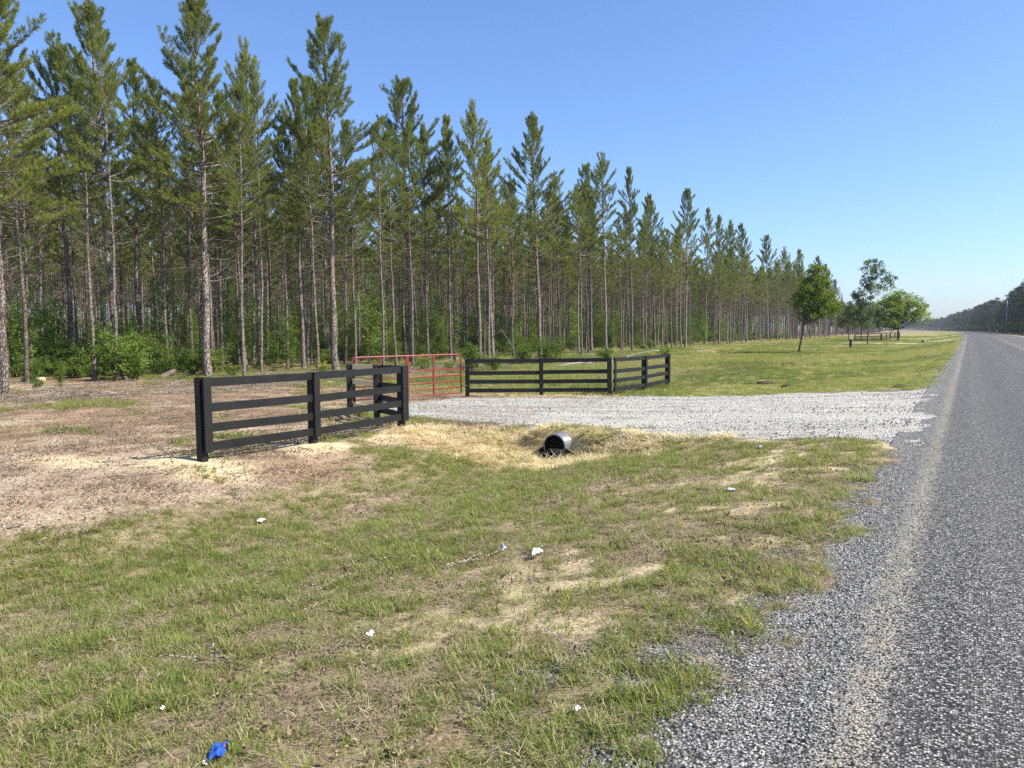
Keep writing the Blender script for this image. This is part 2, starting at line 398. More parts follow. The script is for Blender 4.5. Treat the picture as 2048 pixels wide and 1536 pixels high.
def ground_material():
    m, nt, out = newmat('ground'); N = NT(nt)
    p = N.pos()
    A = N.n('ShaderNodeSeparateColor'); N.l(N.attr('ca').outputs['Color'], A.inputs[0])
    B = N.n('ShaderNodeSeparateColor'); N.l(N.attr('cb').outputs['Color'], B.inputs[0])
    Cc = N.n('ShaderNodeSeparateColor'); N.l(N.attr('cc').outputs['Color'], Cc.inputs[0])
    grass, sand, straw = A.outputs; grav, clay, pale = B.outputs; dirt, forest, lush = Cc.outputs
    nf = N.noise(p, 30, 8, .82); nm = N.noise(p, 6.5, 5, .65); nb = N.noise(p, .9, 4, .6); nh = N.noise(p, 130, 3, .8)
    # bare soil: grey brown with pale grains and dead bits
    soil = N.ramp(N.math('ADD', N.math('MULTIPLY', nf, .65), N.math('MULTIPLY', nm, .35)), [(.36, (.075, .050, .030)), (.47, (.25, .18, .11)), (.56, (.45, .35, .23)), (.68, (.68, .57, .42))])
    lit = N.ramp(N.math('ADD', N.math('MULTIPLY', nf, .7), N.math('MULTIPLY', nb, .3)), [(.37, (.055, .036, .022)), (.46, (.22, .15, .095)), (.55, (.41, .30, .195)), (.68, (.67, .55, .40))])
    col = N.mix(N.rng(N.math('ADD', dirt, N.math('MULTIPLY', N.math('SUBTRACT', nm, .5), 1.2)), .3, .7), soil, lit)
    col = N.mix(N.rng(N.math('ADD', pale, N.math('MULTIPLY', N.math('SUBTRACT', nm, .5), 1.3)), .25, .8, 0, .85), col, N.ramp(nf, [(.36, (.12, .085, .055)), (.48, (.42, .325, .22)), (.66, (.70, .59, .45))]))
    thatch = N.ramp(nf, [(.32, (.055, .045, .020)), (.47, (.20, .165, .080)), (.56, (.34, .285, .165)), (.70, (.58, .50, .34))])
    gcol = N.mix(lush, thatch, N.ramp(nf, [(.3, (.09, .115, .022)), (.5, (.19, .205, .046)), (.72, (.33, .32, .11))]))
    col = N.mix(N.rng(N.math("ADD", grass, N.math("MULTIPLY", N.math("SUBTRACT", nm, .5), .9)), .22, .75, 0, .85), col, gcol)
    col = N.mix(N.rng(N.math('ADD', sand, N.math('MULTIPLY', N.math('SUBTRACT', nm, .5), .8)), .3, .62), col, N.ramp(nf, [(.25, (.38, .29, .16)), (.5, (.62, .50, .30)), (.75, (.74, .63, .42))]))
    col = N.mix(N.rng(N.math('ADD', clay, N.math('MULTIPLY', N.math('SUBTRACT', nm, .5), .7)), .3, .7, 0, .85), col, N.ramp(nf, [(.3, (.30, .14, .075)), (.7, (.52, .30, .18))]))
    col = N.mix(N.rng(N.math('ADD', straw, N.math('MULTIPLY', N.math('SUBTRACT', nm, .5), .9)), .3, .7, 0, .9), col, N.ramp(nf, [(.3, (.16, .11, .05)), (.5, (.46, .36, .18)), (.7, (.72, .60, .36))]))
    col = N.mix(N.math('MULTIPLY', forest, .8), col, N.ramp(nf, [(.34, (.06, .042, .024)), (.5, (.20, .135, .075)), (.66, (.40, .29, .17))]))
    v = N.voro(p, 62); vd = v.outputs['Distance']
    sc = N.n('ShaderNodeSeparateColor'); N.l(v.outputs['Color'], sc.inputs[0])
    stone = N.ramp(sc.outputs[0], [(0, (.080, .077, .070)), (.45, (.24, .231, .212)), (.8, (.44, .423, .388)), (1, (.66, .633, .578))])
    stone = N.mix(N.rng(vd, .45, .75), stone, (.05, .05, .052))
    gm = N.rng(N.math('ADD', grav, N.math('MULTIPLY', N.math('SUBTRACT', nf, .5), 1.1)), .35, .6)
    col = N.mix(gm, col, stone)
    h = N.math('ADD', N.math('MULTIPLY', nf, 1.0), N.math('MULTIPLY', nh, .35))
    h = N.math('ADD', h, N.math('MULTIPLY', N.math('MULTIPLY', vd, gm), -1.4))
    N.l(N.pbsdf(col, .95, N.bump(h, .9, .025), .1), out.inputs[0])
    return m
M['ground'] = ground_material()

def gravel_material():
    m, nt, out = newmat('crushed_gravel'); N = NT(nt)
    p = N.pos()
    v = N.voro(p, 34); vd = v.outputs['Distance']
    sc = N.n('ShaderNodeSeparateColor'); N.l(v.outputs['Color'], sc.inputs[0])
    v2 = N.voro(p, 85); sc2 = N.n('ShaderNodeSeparateColor'); N.l(v2.outputs['Color'], sc2.inputs[0])
    st = N.ramp(sc.outputs[0], [(0, (0.240, 0.230, 0.200)), (.4, (0.480, 0.458, 0.396)), (.8, (0.660, 0.630, 0.543)), (1, (0.800, 0.763, 0.662))])
    st2 = N.ramp(sc2.outputs[0], [(0, (0.300, 0.286, 0.248)), (.5, (0.540, 0.515, 0.444)), (1, (0.740, 0.704, 0.607))])
    mp = N.n('ShaderNodeMapping'); N.l(p, mp.inputs[0]); mp.inputs['Rotation'].default_value = (0, 0, .06); mp.inputs['Scale'].default_value = (.12, 1.5, 1)
    band = N.noise(mp.outputs[0], 1.5, 4, .6)
    bm_ = N.rng(band, .42, .6)
    col = N.mix(bm_, st, st2)
    col = N.mix(N.rng(N.noise(p, 1.3, 4, .6), .5, .75, 0, .30), col, (0.340, 0.320, 0.271))
    col = N.mix(N.rng(N.noise(mp.outputs[0], 2.6, 5, .65), .50, .68, 0, .55), col, (0.260, 0.246, 0.216))
    gap = N.math('MULTIPLY', N.rng(vd, .5, .8), N.math('SUBTRACT', 1.0, N.math('MULTIPLY', bm_, .6)))
    col = N.mix(gap, col, (0.070, 0.069, 0.069))
    h = N.math('SUBTRACT', N.math('MULTIPLY', N.noise(p, 60, 3, .7), .4), N.math('ADD', vd, N.math('MULTIPLY', v2.outputs['Distance'], .4)))
    N.l(N.pbsdf(col, .9, N.bump(h, 1, .02), .15), out.inputs[0])
    return m
M['gravel'] = gravel_material()

def road_material():
    m, nt, out = newmat('chip_seal'); N = NT(nt)
    p = N.pos()
    u = N.attr('lane').outputs['Fac']
    v = N.voro(p, 88); vd = v.outputs['Distance']
    sc = N.n('ShaderNodeSeparateColor'); N.l(v.outputs['Color'], sc.inputs[0])
    big = N.noise(p, .5, 4, .6); mid = N.noise(p, 5, 4, .6)
    st = N.ramp(sc.outputs[0], [(0, (.028, .027, .025)), (.38, (.095, .092, .085)), (.66, (.19, .184, .170)), (.90, (.38, .368, .34)), (1, (.58, .56, .515))])
    col = N.mix(N.rng(vd, .42, .72), st, (.016, .016, .018))
    # wheel paths worn smooth and darker, dusty edge, faded edge line and centre line
    wob = N.math('MULTIPLY', N.math('SUBTRACT', mid, .5), .30)
    uu = N.math('ADD', u, wob)
    def band(c, hw, soft): return N.rng(N.math('ABSOLUTE', N.math('SUBTRACT', uu, c)), hw, hw+soft, 1, 0)
    wear = N.math('MAXIMUM', band(1.0, .35, .5), band(2.55, .35, .5))
    mpl = N.n('ShaderNodeMapping'); N.l(p, mpl.inputs[0]); mpl.inputs['Scale'].default_value = (1.6, .09, 1)
    streak = N.noise(mpl.outputs[0], 1.6, 5, .6)
    col = N.mix(N.math('MULTIPLY', wear, N.rng(streak, .35, .65, .12, .5)), col, (.085, .083, .080))
    col = N.mix(N.rng(streak, .52, .72, 0, .28), col, (.20, .19, .175))
    grit = N.ramp(sc.outputs[1], [(0, (.055, .053, .049)), (.5, (.215, .208, .192)), (.85, (.43, .417, .385)), (1, (.62, .60, .55))])
    grit = N.mix(N.rng(vd, .42, .72), grit, (.05, .05, .052))
    col = N.mix(N.rng(uu, -.50, -.30, 1, 0), col, grit)
    line = N.math('MULTIPLY', band(-.36, .03, .12), N.rng(N.math('ADD', mid, N.math('MULTIPLY', sc.outputs[2], .35)), .42, .75))
    col = N.mix(N.math('MULTIPLY', line, .72), col, N.ramp(sc.outputs[2], [(0, (.13, .113, .083)), (.5, (.32, .284, .215)), (1, (.60, .545, .42))]))
    cl = N.math('MULTIPLY', band(3.25, .05, .04), N.rng(mid, .40, .55))
    col = N.mix(N.math('MULTIPLY', cl, .8), col, (.42, .33, .15))
    col = N.mix(N.rng(big, .5, .75, 0, .25), col, (.15, .14, .13))
    col = N.mix(N.rng(vd, .46, .74), col, (.018, .0175, .017))
    h = N.math('ADD', N.math('MULTIPLY', vd, -1), N.math('MULTIPLY', N.noise(p, 160, 2, .7), .25))
    N.l(N.pbsdf(col, .85, N.bump(h, .5, .010), .2), out.inputs[0])
    return m
M['road'] = road_material()

def simple(name, c0, c1, scale=8, rough=.6, spec=.4, bump=.25, stretch=(1, 1, 1), metal=0, detail=4, bd=.01):
    m, nt, out = newmat(name); N = NT(nt)
    mp = N.n('ShaderNodeMapping'); N.l(N.co(), mp.inputs[0]); mp.inputs['Scale'].default_value = stretch
    n = N.noise(mp.outputs[0], scale, detail, .6); n2 = N.noise(N.pos(), 1.7, 3, .6)
    col = N.ramp(N.math('ADD', N.math('MULTIPLY', n, .7), N.math('MULTIPLY', n2, .3)), [(.35, c0), (.65, c1)])
    N.l(N.pbsdf(col, rough, N.bump(n, bump, bd), spec, metal), out.inputs[0])
    return m
def boardmat(name, c0, c1, rough, spec):
    """sawn board: grain along the board's length (rails run along local x), fine streaks and a few knots"""
    m, nt, out = newmat(name); N = NT(nt)
    uv = N.attr('grain').outputs['Vector']
    mp = N.n('ShaderNodeMapping'); N.l(uv, mp.inputs[0]); mp.inputs['Scale'].default_value = (1.5, 28, 28)
    n = N.noise(mp.outputs[0], 2.0, 5, .65, .6); n2 = N.noise(uv, 3.0, 4, .6)
    col = N.ramp(N.math('ADD', N.math('MULTIPLY', n, .55), N.math('MULTIPLY', n2, .45)), [(.35, c0), (.68, c1)])
    rnd = N.n('ShaderNodeObjectInfo').outputs['Random']
    col = N.mix(N.math('MULTIPLY', rnd, .45), col, c1)
    r_ = N.rng(n2, .3, .7, rough-.12, rough+.15)
    N.l(N.pbsdf(col, r_, N.bump(n, .35, .004), spec), out.inputs[0])
    return m
M['black'] = boardmat('black_stain', (.004, .0038, .0037), (.0115, .0113, .0112), .58, .32)
M['bare'] = boardmat('unpainted_pine_board', (.60, .47, .24), (.80, .68, .42), .7, .3)
M['red'] = simple('red_gate_paint', (.165, .014, .013), (.25, .028, .025), 14, .42, .5, .05)
M['hinge'] = simple('black_iron', (.012, .012, .013), (.03, .03, .03), 30, .5, .5, .1)
M['pipe'] = simple('grey_plastic_pipe', (.11, .112, .115), (.21, .212, .215), 20, .38, .5, .1)
M['pipe_in'] = simple('black_pipe_lining_and_dark_depth', (.006, .006, .006), (.012, .012, .012), 20, .8, .2, .1)
M['paper'] = simple('white_litter', (.62, .62, .58), (.85, .85, .82), 18, .7, .3, .2)
M['greylitter'] = simple('grey_litter', (.30, .32, .32), (.5, .52, .52), 18, .7, .3, .2)
M['blue'] = simple('blue_cloth', (.018, .06, .28), (.035, .12, .46), 25, .8, .2, .4)
M['cyan'] = simple('pale_blue_litter', (.30, .50, .52), (.52, .68, .68), 25, .7, .3, .3)
M['cutwood'] = simple('fresh_cut_wood', (.52, .38, .20), (.72, .57, .34), 12, .8, .2, .3)
M['pole'] = simple('weathered_pole', (.36, .335, .30), (.55, .52, .48), 6, .8, .2, .3, (1, 1, .1))
M['plastic'] = simple('black_plastic', (.010, .010, .011), (.022, .022, .023), 9, .5, .4, .05)
M['white'] = simple('white_plastic', (.62, .62, .60), (.78, .78, .76), 9, .5, .4, .05)
M['brown'] = simple('tan_sign', (.30, .18, .13), (.40, .25, .19), 9, .6, .3, .05)
M['wire'] = simple('wire', (.16, .16, .17), (.22, .22, .23), 9, .5, .4, .0)
def stonemat():
    m, nt, out = newmat('crushed_stone'); N = NT(nt)
    rnd = N.n('ShaderNodeObjectInfo').outputs['Random']
    n = N.noise(N.co(), 1.6, 4, .7)
    col = N.ramp(N.math('ADD', N.math('MULTIPLY', rnd, .8), N.math('MULTIPLY', n, .2)), [(.05, (.090, .086, .077)), (.45, (.25, .24, .215)), (.78, (.46, .443, .40)), (1, (.70, .673, .61))])
    N.l(N.pbsdf(col, .85, N.bump(n, .4, .1), .25), out.inputs[0]); return m
M['stone'] = stonemat()

# ------------------------------------------------------------------ ground, road, driveways
def graded(parts):
    out = []
    for a, b, s in parts: out.append(np.arange(a, b, s))
    out.append([parts[-1][1]]); return np.unique(np.concatenate(out))
def geo(a, b, n): return np.geomspace(a, b, n)
gx = np.unique(np.concatenate([-geo(120, 3500, 22), graded([(-120, -36, 2.0), (-36, -16, .25), (-16, -.2, .075), (-.2, 7.4, .8), (7.4, 14, .5), (14, 60, 4)]), geo(60, 3500, 24)]))
gy = np.unique(np.concatenate([-geo(12, 1500, 14), graded([(-12, .9, .8), (.9, 16.5, .075), (16.5, 27, .14), (27, 60, .4), (60, 150, 1.5), (150, 420, 6)]), geo(420, 5000, 40)]))
GX, GY = np.meshgrid(gx, gy)
X, Y = GX.ravel(), GY.ravel()
Z = ground_z(X, Y)
c = cover(X, Y)
inroad = (c['u'] > -.15)&(c['u'] < 7.0)
Z = np.where(inroad, Z-.05, Z)
one = np.ones_like(X)
ca = np.stack([c['grass'], c['sand'], c['straw'], one], 1)
cb = np.stack([c['grav'], c['clay'], c['pale'], one], 1)
cc = np.stack([c['dirt'], c['forest'], c['lush'], one], 1)
nx, ny = len(gx), len(gy)
i = (np.arange(ny-1)[:, None]*nx+np.arange(nx-1)[None]).ravel()
Q = np.stack([i, i+1, i+1+nx, i+nx], 1)
g = obj('ground', mesh_np('ground', np.stack([X, Y, Z], 1), Q, [M['ground']], dict(ca=ca, cb=cb, cc=cc), True))
tag(g, 'uneven verge and field of thin grass, sand, dead leaves and pine litter', 'ground', kind='structure')

def sheet(name, gx, gy, zf, keep, mat, attrs=None, label='', cat='', bendit=False):
    GX, GY = np.meshgrid(gx, gy); X = GX.ravel(); Y = GY.ravel()
    if bendit: U = X; X = X+bend(Y)
    Zs = zf(X, Y); k = keep(X, Y)
    nx, ny = len(gx), len(gy)
    i = (np.arange(ny-1)[:, None]*nx+np.arange(nx-1)[None]).ravel()
    Q = np.stack([i, i+1, i+1+nx, i+nx], 1)
    Q = Q[k[Q].any(1)]
    used = np.unique(Q); remap = np.full(len(X), -1); remap[used] = np.arange(len(used))
    at = {}
    if bendit: at['lane'] = U[used]
    o = obj(name, mesh_np(name, np.stack([X, Y, Zs], 1)[used], remap[Q], [mat], at, True))
    return tag(o, label, cat, kind='structure')

def road_z(X, Y):
    u = X-bend(Y)
    e = ss(-.75, -.35, u+(fbm(X*2.3, Y*2.3, 7, 3)-.5)*.5)*(1-ss(6.9, 7.3, u))
    return np.interp(u, [-1, -.4, 0, 3.3, 7.2], [-.045, -.02, 0, .04, 0])+crest(Y)+(e-.55)*.03 + .012
gyr = np.unique(np.concatenate([graded([(-14, 1, .6), (1, 14, .1), (14, 40, .3), (40, 200, 2)]), geo(200, 2500, 60)]))
sheet('road', graded([(-.95, .1, .07), (.1, 7.0, .7), (7.0, 7.3, .1)]), gyr, road_z, lambda X, Y: X > -1e9, M['road'], label='grey chip sealed country road with a faded tan edge line', cat='road', bendit=True)

def drv_mask(X, Y): return drive_sd(X, Y)+(fbm(X*1.4, Y*1.4, 21, 3)-.5)*.8+(fbm(X*5, Y*5, 22, 2)-.5)*.3
def drv_z(X, Y):
    rut = (fbm(X*.16, Y*2.2, 27, 3)-.5)*.11+(fbm(X*6, Y*6, 28, 2)-.5)*.02
    m = np.clip(drv_mask(X, Y)/.45, -1, 1)
    return ground_z(X, Y)+.028*m+rut*np.clip(m, 0, 1)*(1-ss(-.9, -.3, X))
sheet('gravel_driveway', np.arange(-16.6, -.25, .09), np.arange(10.4, 26.5, .09), drv_z, lambda X, Y: drv_mask(X, Y) > -.35, M['gravel'], label='pale grey crushed gravel entrance between the road and the red gate', cat='driveway')
# two further gravel entrances along the road
def far_drive(name, y0, y1, label):
    f = lambda X, Y: np.minimum(Y-y0-.12*(X+1)*0, y1-Y)+(fbm(X*.8, Y*.8, 23, 3)-.5)*1.0
    return sheet(name, np.arange(-17, -.5, .5), np.arange(y0-2, y1+2, .35), lambda X, Y: ground_z(X, Y)+.05*np.clip(f(X, Y), -1, 1)+.05*ss(-9.5, -6.5, X-bend(Y))*0, lambda X, Y: f(X, Y) > -.4, M['gravel'], label=label, cat='driveway', bendit=True)
far_drive('gravel_entrance', 126.5, 131.5, 'pale gravel strip of the second entrance far along the verge')
far_drive('sandy_entrance', 190, 196, 'thin sandy strip of the farthest entrance before the road ends')

# ------------------------------------------------------------------ board fences
FH = 1.37
RAILS = (1.295, .875, .545, .235)
def place(v): return np.array([v[0], v[1], gz(v[0], v[1])])
def unit(v): v = np.asarray(v, float); return v/np.linalg.norm(v)
def grain_attr(mb, origin, ax, ay):
    V = np.concatenate(mb.v)-np.asarray(origin)
    ax = np.asarray(ax, float); ay = np.asarray(ay, float)
    off = rng.random(3)*20
    return np.stack([V @ ax, V @ ay, V[:, 2]], 1)+off
def board_fence(label, runs, thick=.019, group=None, bare=(), detail=True):
    """runs: list of (list of post xy, outward normal side +1/-1). One rigid fence: posts, rails and face boards are parts."""
    P0 = place(runs[0][0][0])
    root = empty('board_fence', P0)
    tag(root, label, 'fence', group)
    done = []
    Z = np.array([0, 0, 1.])
    for ri, (pts, side) in enumerate(runs):
        pts = [place(p) for p in pts]
        a = unit((pts[-1]-pts[0])*[1, 1, 0]); nrm = np.array([-a[1], a[0], 0])*side
        for k, p in enumerate(pts):
            if not any(np.linalg.norm(p[:2]-q[:2]) < .4 for q in done):
                mb = MB(); mb.box(p-P0+Z*(FH/2-.1), a, nrm, Z, .065, .065, FH/2+.1, .006 if detail else 0)
                mb.build('post', M['black'], root, attrs=dict(grain=grain_attr(mb, p-P0, Z, a)[:, :]))
                done.append(p)
        for k in range(len(pts)-1):
            p, q = pts[k], pts[k+1]
            d = unit(q-p); L = np.linalg.norm(q-p); zz = unit(np.cross(np.cross(d, Z), d))
            for h in RAILS:
                sag = rng.normal(0, .006)
                mb = MB()
                zj = rng.normal(0, .0035); d = unit(q-p+Z*zj*L); zz = unit(np.cross(np.cross(d, Z), d)); cpt = (p+q)/2-P0+Z*(h+sag)+nrm*(.065+thick+.001)
                mis = [0]*6
                if (ri, k) in bare: mis = [1, 1, 1, 0, 1, 1]
                mb.box(cpt, d, nrm, zz, L/2+(.0 if 0 < k < len(pts)-2 else .03)-.004, thick, .07, .003 if detail else 0, mis)
                o = mb.build('rail', [M['black'], M['bare']], root, attrs=dict(grain=grain_attr(mb, cpt, d, nrm)))
                if (ri, k) in bare: o['label'] = 'rail with unpainted pale back'
        for k, p in enumerate(pts):
            mb = MB()
            sh = 0.0 if 0 < k < len(pts)-1 else (.03 if k == 0 else -.03)
            cpt = p-P0+a*sh+nrm*(.065+2*thick+.003+thick)+Z*(FH-.61)
            mb.box(cpt, a, nrm, Z, .075, thick, .612, .003 if detail else 0)
            mb.build('face_board', M['black'], root, attrs=dict(grain=grain_attr(mb, cpt, Z, a)))
    return root
LF = [(-10.70, 8.12), (-10.78, 10.66), (-10.87, 13.45)]
LR = [(-10.98, 13.62), (-12.65, 14.70), (-14.84, 16.11)]
board_fence('black four board fence left of the gravel entrance, nearest to the camera', [(LF, -1), (LR, -1)], bare=((1, 1),))
RF = [(-15.5, 22.95), (-13.2, 24.3), (-10.95, 25.25)]
RR = [(-10.91, 25.34), (-10.95, 28.55), (-11.0, 31.4)]
board_fence('black four board fence right of the gravel entrance, meeting the red gate', [(RF, -1), (RR, -1)])

# ------------------------------------------------------------------ red tube gate
def tube_gate(label, hinge, free, zb, h, ztilt=0.0, detail=True):
    hinge = np.asarray(hinge, float); free = np.asarray(free, float)
    L = np.linalg.norm(free-hinge); a = np.append((free-hinge)/L, 0); n = np.array([-a[1], a[0], 0]); Z = np.array([0, 0, 1.])
    P0 = np.array([*hinge, zb])
    root = empty('tube_gate', P0); tag(root, label, 'gate')
    rr = .027
    mb = MB(); c = .14; pts = []
    def arc(cx, cz, t0, t1):
        for t in np.linspace(t0, t1, 7): pts.append(a*(cx+c*math.cos(t))+Z*(cz+c*math.sin(t)))
    pts.append(a*0.0+Z*.03)
    arc(c, h-c, math.pi, math.pi/2); arc(L-c, h-c, math.pi/2, 0)
    pts.append(a*L+Z*.03)
    mb.tube(np.array(pts), rr, 10); mb.build('frame', M['red'], root, True)
    for z in (0.03, .235, .445, .665, .895):
        m2 = MB(); m2.tube(np.array([a*.01+Z*z, a*(L*.5)+Z*z, a*(L-.01)+Z*z]), rr*.86, 10); m2.build('bar', M['red'], root, True)
    for s in (.27, .52, .76) if detail else (.5,):
        for sg in ((-1, 1) if s == .52 else (1,)):
            m3 = MB(); m3.box(a*(L*s+ (.03*sg if s == .52 else 0))+Z*(h/2+.005)+n*(-.0), a, n, Z, .027, .026, h/2-.022, .004)
            m3.build('stay', M['red'], root)
    if detail:
        for z in (.28, .98):
            m4 = MB(); m4.box(-a*.06+Z*z, a, n, Z, .05, .012, .02, .004); m4.tube(np.array([-a*.02+Z*(z-.05), -a*.02+Z*(z+.05)]), .034, 10)
            m4.tube(np.array([-a*.30+Z*z, -a*.02+Z*z]), .009, 8)
            m4.build('hinge', M['hinge'], root)
    return root
hp, fp = np.array([-15.33, 22.60]), np.array([-16.2, 18.35])
gh = at_depth(921, 27.2)[:2]; gf = at_depth(704, 24.6)[:2]
tube_gate('red tubular farm gate of six bars across the gravel entrance', gh, gf, -.56, 1.40)

# ------------------------------------------------------------------ culvert pipe under the entrance
def culvert(label, x, y0, y1, zb, rad, tilt=0.0, name='culvert_pipe', detail=True, dirx=0.0):
    root = empty(name, (x, y0, zb+rad)); tag(root, label, 'pipe')
    mb = MB(); n = 40; L = y1-y0
    prof = []; k = 0.0
    prof.append((0.0, rad-.012)); prof.append((0.0, rad+.012))
    while k < min(L, 1.6): prof += [(k+.015, rad+.02), (k+.045, rad+.02), (k+.06, rad+.002), (k+.075, rad+.002)]; k += .075
    prof.append((L, rad))
    V = []
    for (yy, r_) in prof:
        for j in range(n):
            t = 2*math.pi*j/n; V.append((r_*math.cos(t)+dirx*yy, yy, r_*math.sin(t)+tilt*yy))
    qs = [(i*n+j, i*n+(j+1) % n, (i+1)*n+(j+1) % n, (i+1)*n+j) for i in range(len(prof)-1) for j in range(n)]
    mb.add(V, qs); mb.build('pipe_wall', M['pipe'], root, True)
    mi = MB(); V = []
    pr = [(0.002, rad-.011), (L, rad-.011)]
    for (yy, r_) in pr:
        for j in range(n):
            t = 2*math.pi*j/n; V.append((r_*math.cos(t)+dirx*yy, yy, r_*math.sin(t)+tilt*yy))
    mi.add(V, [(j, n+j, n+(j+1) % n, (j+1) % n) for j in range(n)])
    mi.add([(0, .25, 0)]+[(rad*.99*math.cos(2*math.pi*j/n), .25, rad*.99*math.sin(2*math.pi*j/n)) for j in range(n)], [], [(0, 1+j, 1+(j+1) % n) for j in range(n)])  # black disc added across the bore, its colour standing in for deep shade
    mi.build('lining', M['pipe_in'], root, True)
    if detail:
        for sg in (-1, 1):                                            # flared skirt at the mouth
            mw = MB()
            V = []; prof2 = [(.0, -.02), (.16, -.10), (.30, -.20)]
            for (dx, dz) in prof2:
                for yy in (.0, .025): V.append((sg*(rad+dx*.9-.02), yy+.1*dx, dz+.02)); V.append((sg*(rad+dx*.5-.06), yy+.1*dx, -rad-.02))
            qs = []
            for i in range(2):
                b = i*4; qs += [(b, b+4, b+5, b+1), (b+2, b+3, b+7, b+6), (b, b+2, b+6, b+4)]
            qs += [(8, 9, 11, 10)]
            mw.add(V, qs); mw.build('end_skirt', M['pipe_in'], root)
    return root
culvert('corrugated drain pipe with black mouth poking from the straw covered bank', -7.18, 13.75, 23.9, -.93, .235, -.01)

# ------------------------------------------------------------------ trees
def arr(L): return np.concatenate(L) if L else np.zeros((0, 3))
class TB(MB):
    pass
def needles(P, D, L, rs, n=38, nl=.17, wdt=.016, spread=(25, 62), along=.9):
    """bottle brushes of needles along each shoot: P start, D direction, L length"""
    k = len(P)
    t = rs.random((k, n))**.8
    base = P[:, None]+D[:, None]*(L[:, None]*(1-along+along*t))[:, :, None]
    ref = rs.normal(size=(k, n, 3)); ax = np.broadcast_to(D[:, None], ref.shape)
    side = np.cross(ax, ref); side /= np.linalg.norm(side, axis=2)[..., None]+1e-9
    an = np.radians(rs.uniform(spread[0], spread[1], (k, n)))*(1.15-.55*t)
    d = ax*np.cos(an)[..., None]+side*np.sin(an)[..., None]
    d[..., 2] += .10
    ln = nl*rs.uniform(.7, 1.15, (k, n))
    tip = base+d*ln[..., None]
    ref2 = rs.normal(size=(k, n, 3)); wv = np.cross(d, ref2); wv /= np.linalg.norm(wv, axis=2)[..., None]+1e-9
    wv *= (wdt*.5*rs.uniform(.7, 1.3, (k, n)))[..., None]
    mid = base+d*(ln*.45)[..., None]
    V = np.stack([base, mid+wv, tip, mid-wv], 2).reshape(-1, 3)
    Q = np.arange(len(V)).reshape(-1, 4)
    tone = np.repeat(np.clip(rs.random((k, 1))*.6+.4*t, 0, 1).ravel(), 4)
    return V, Q, tone

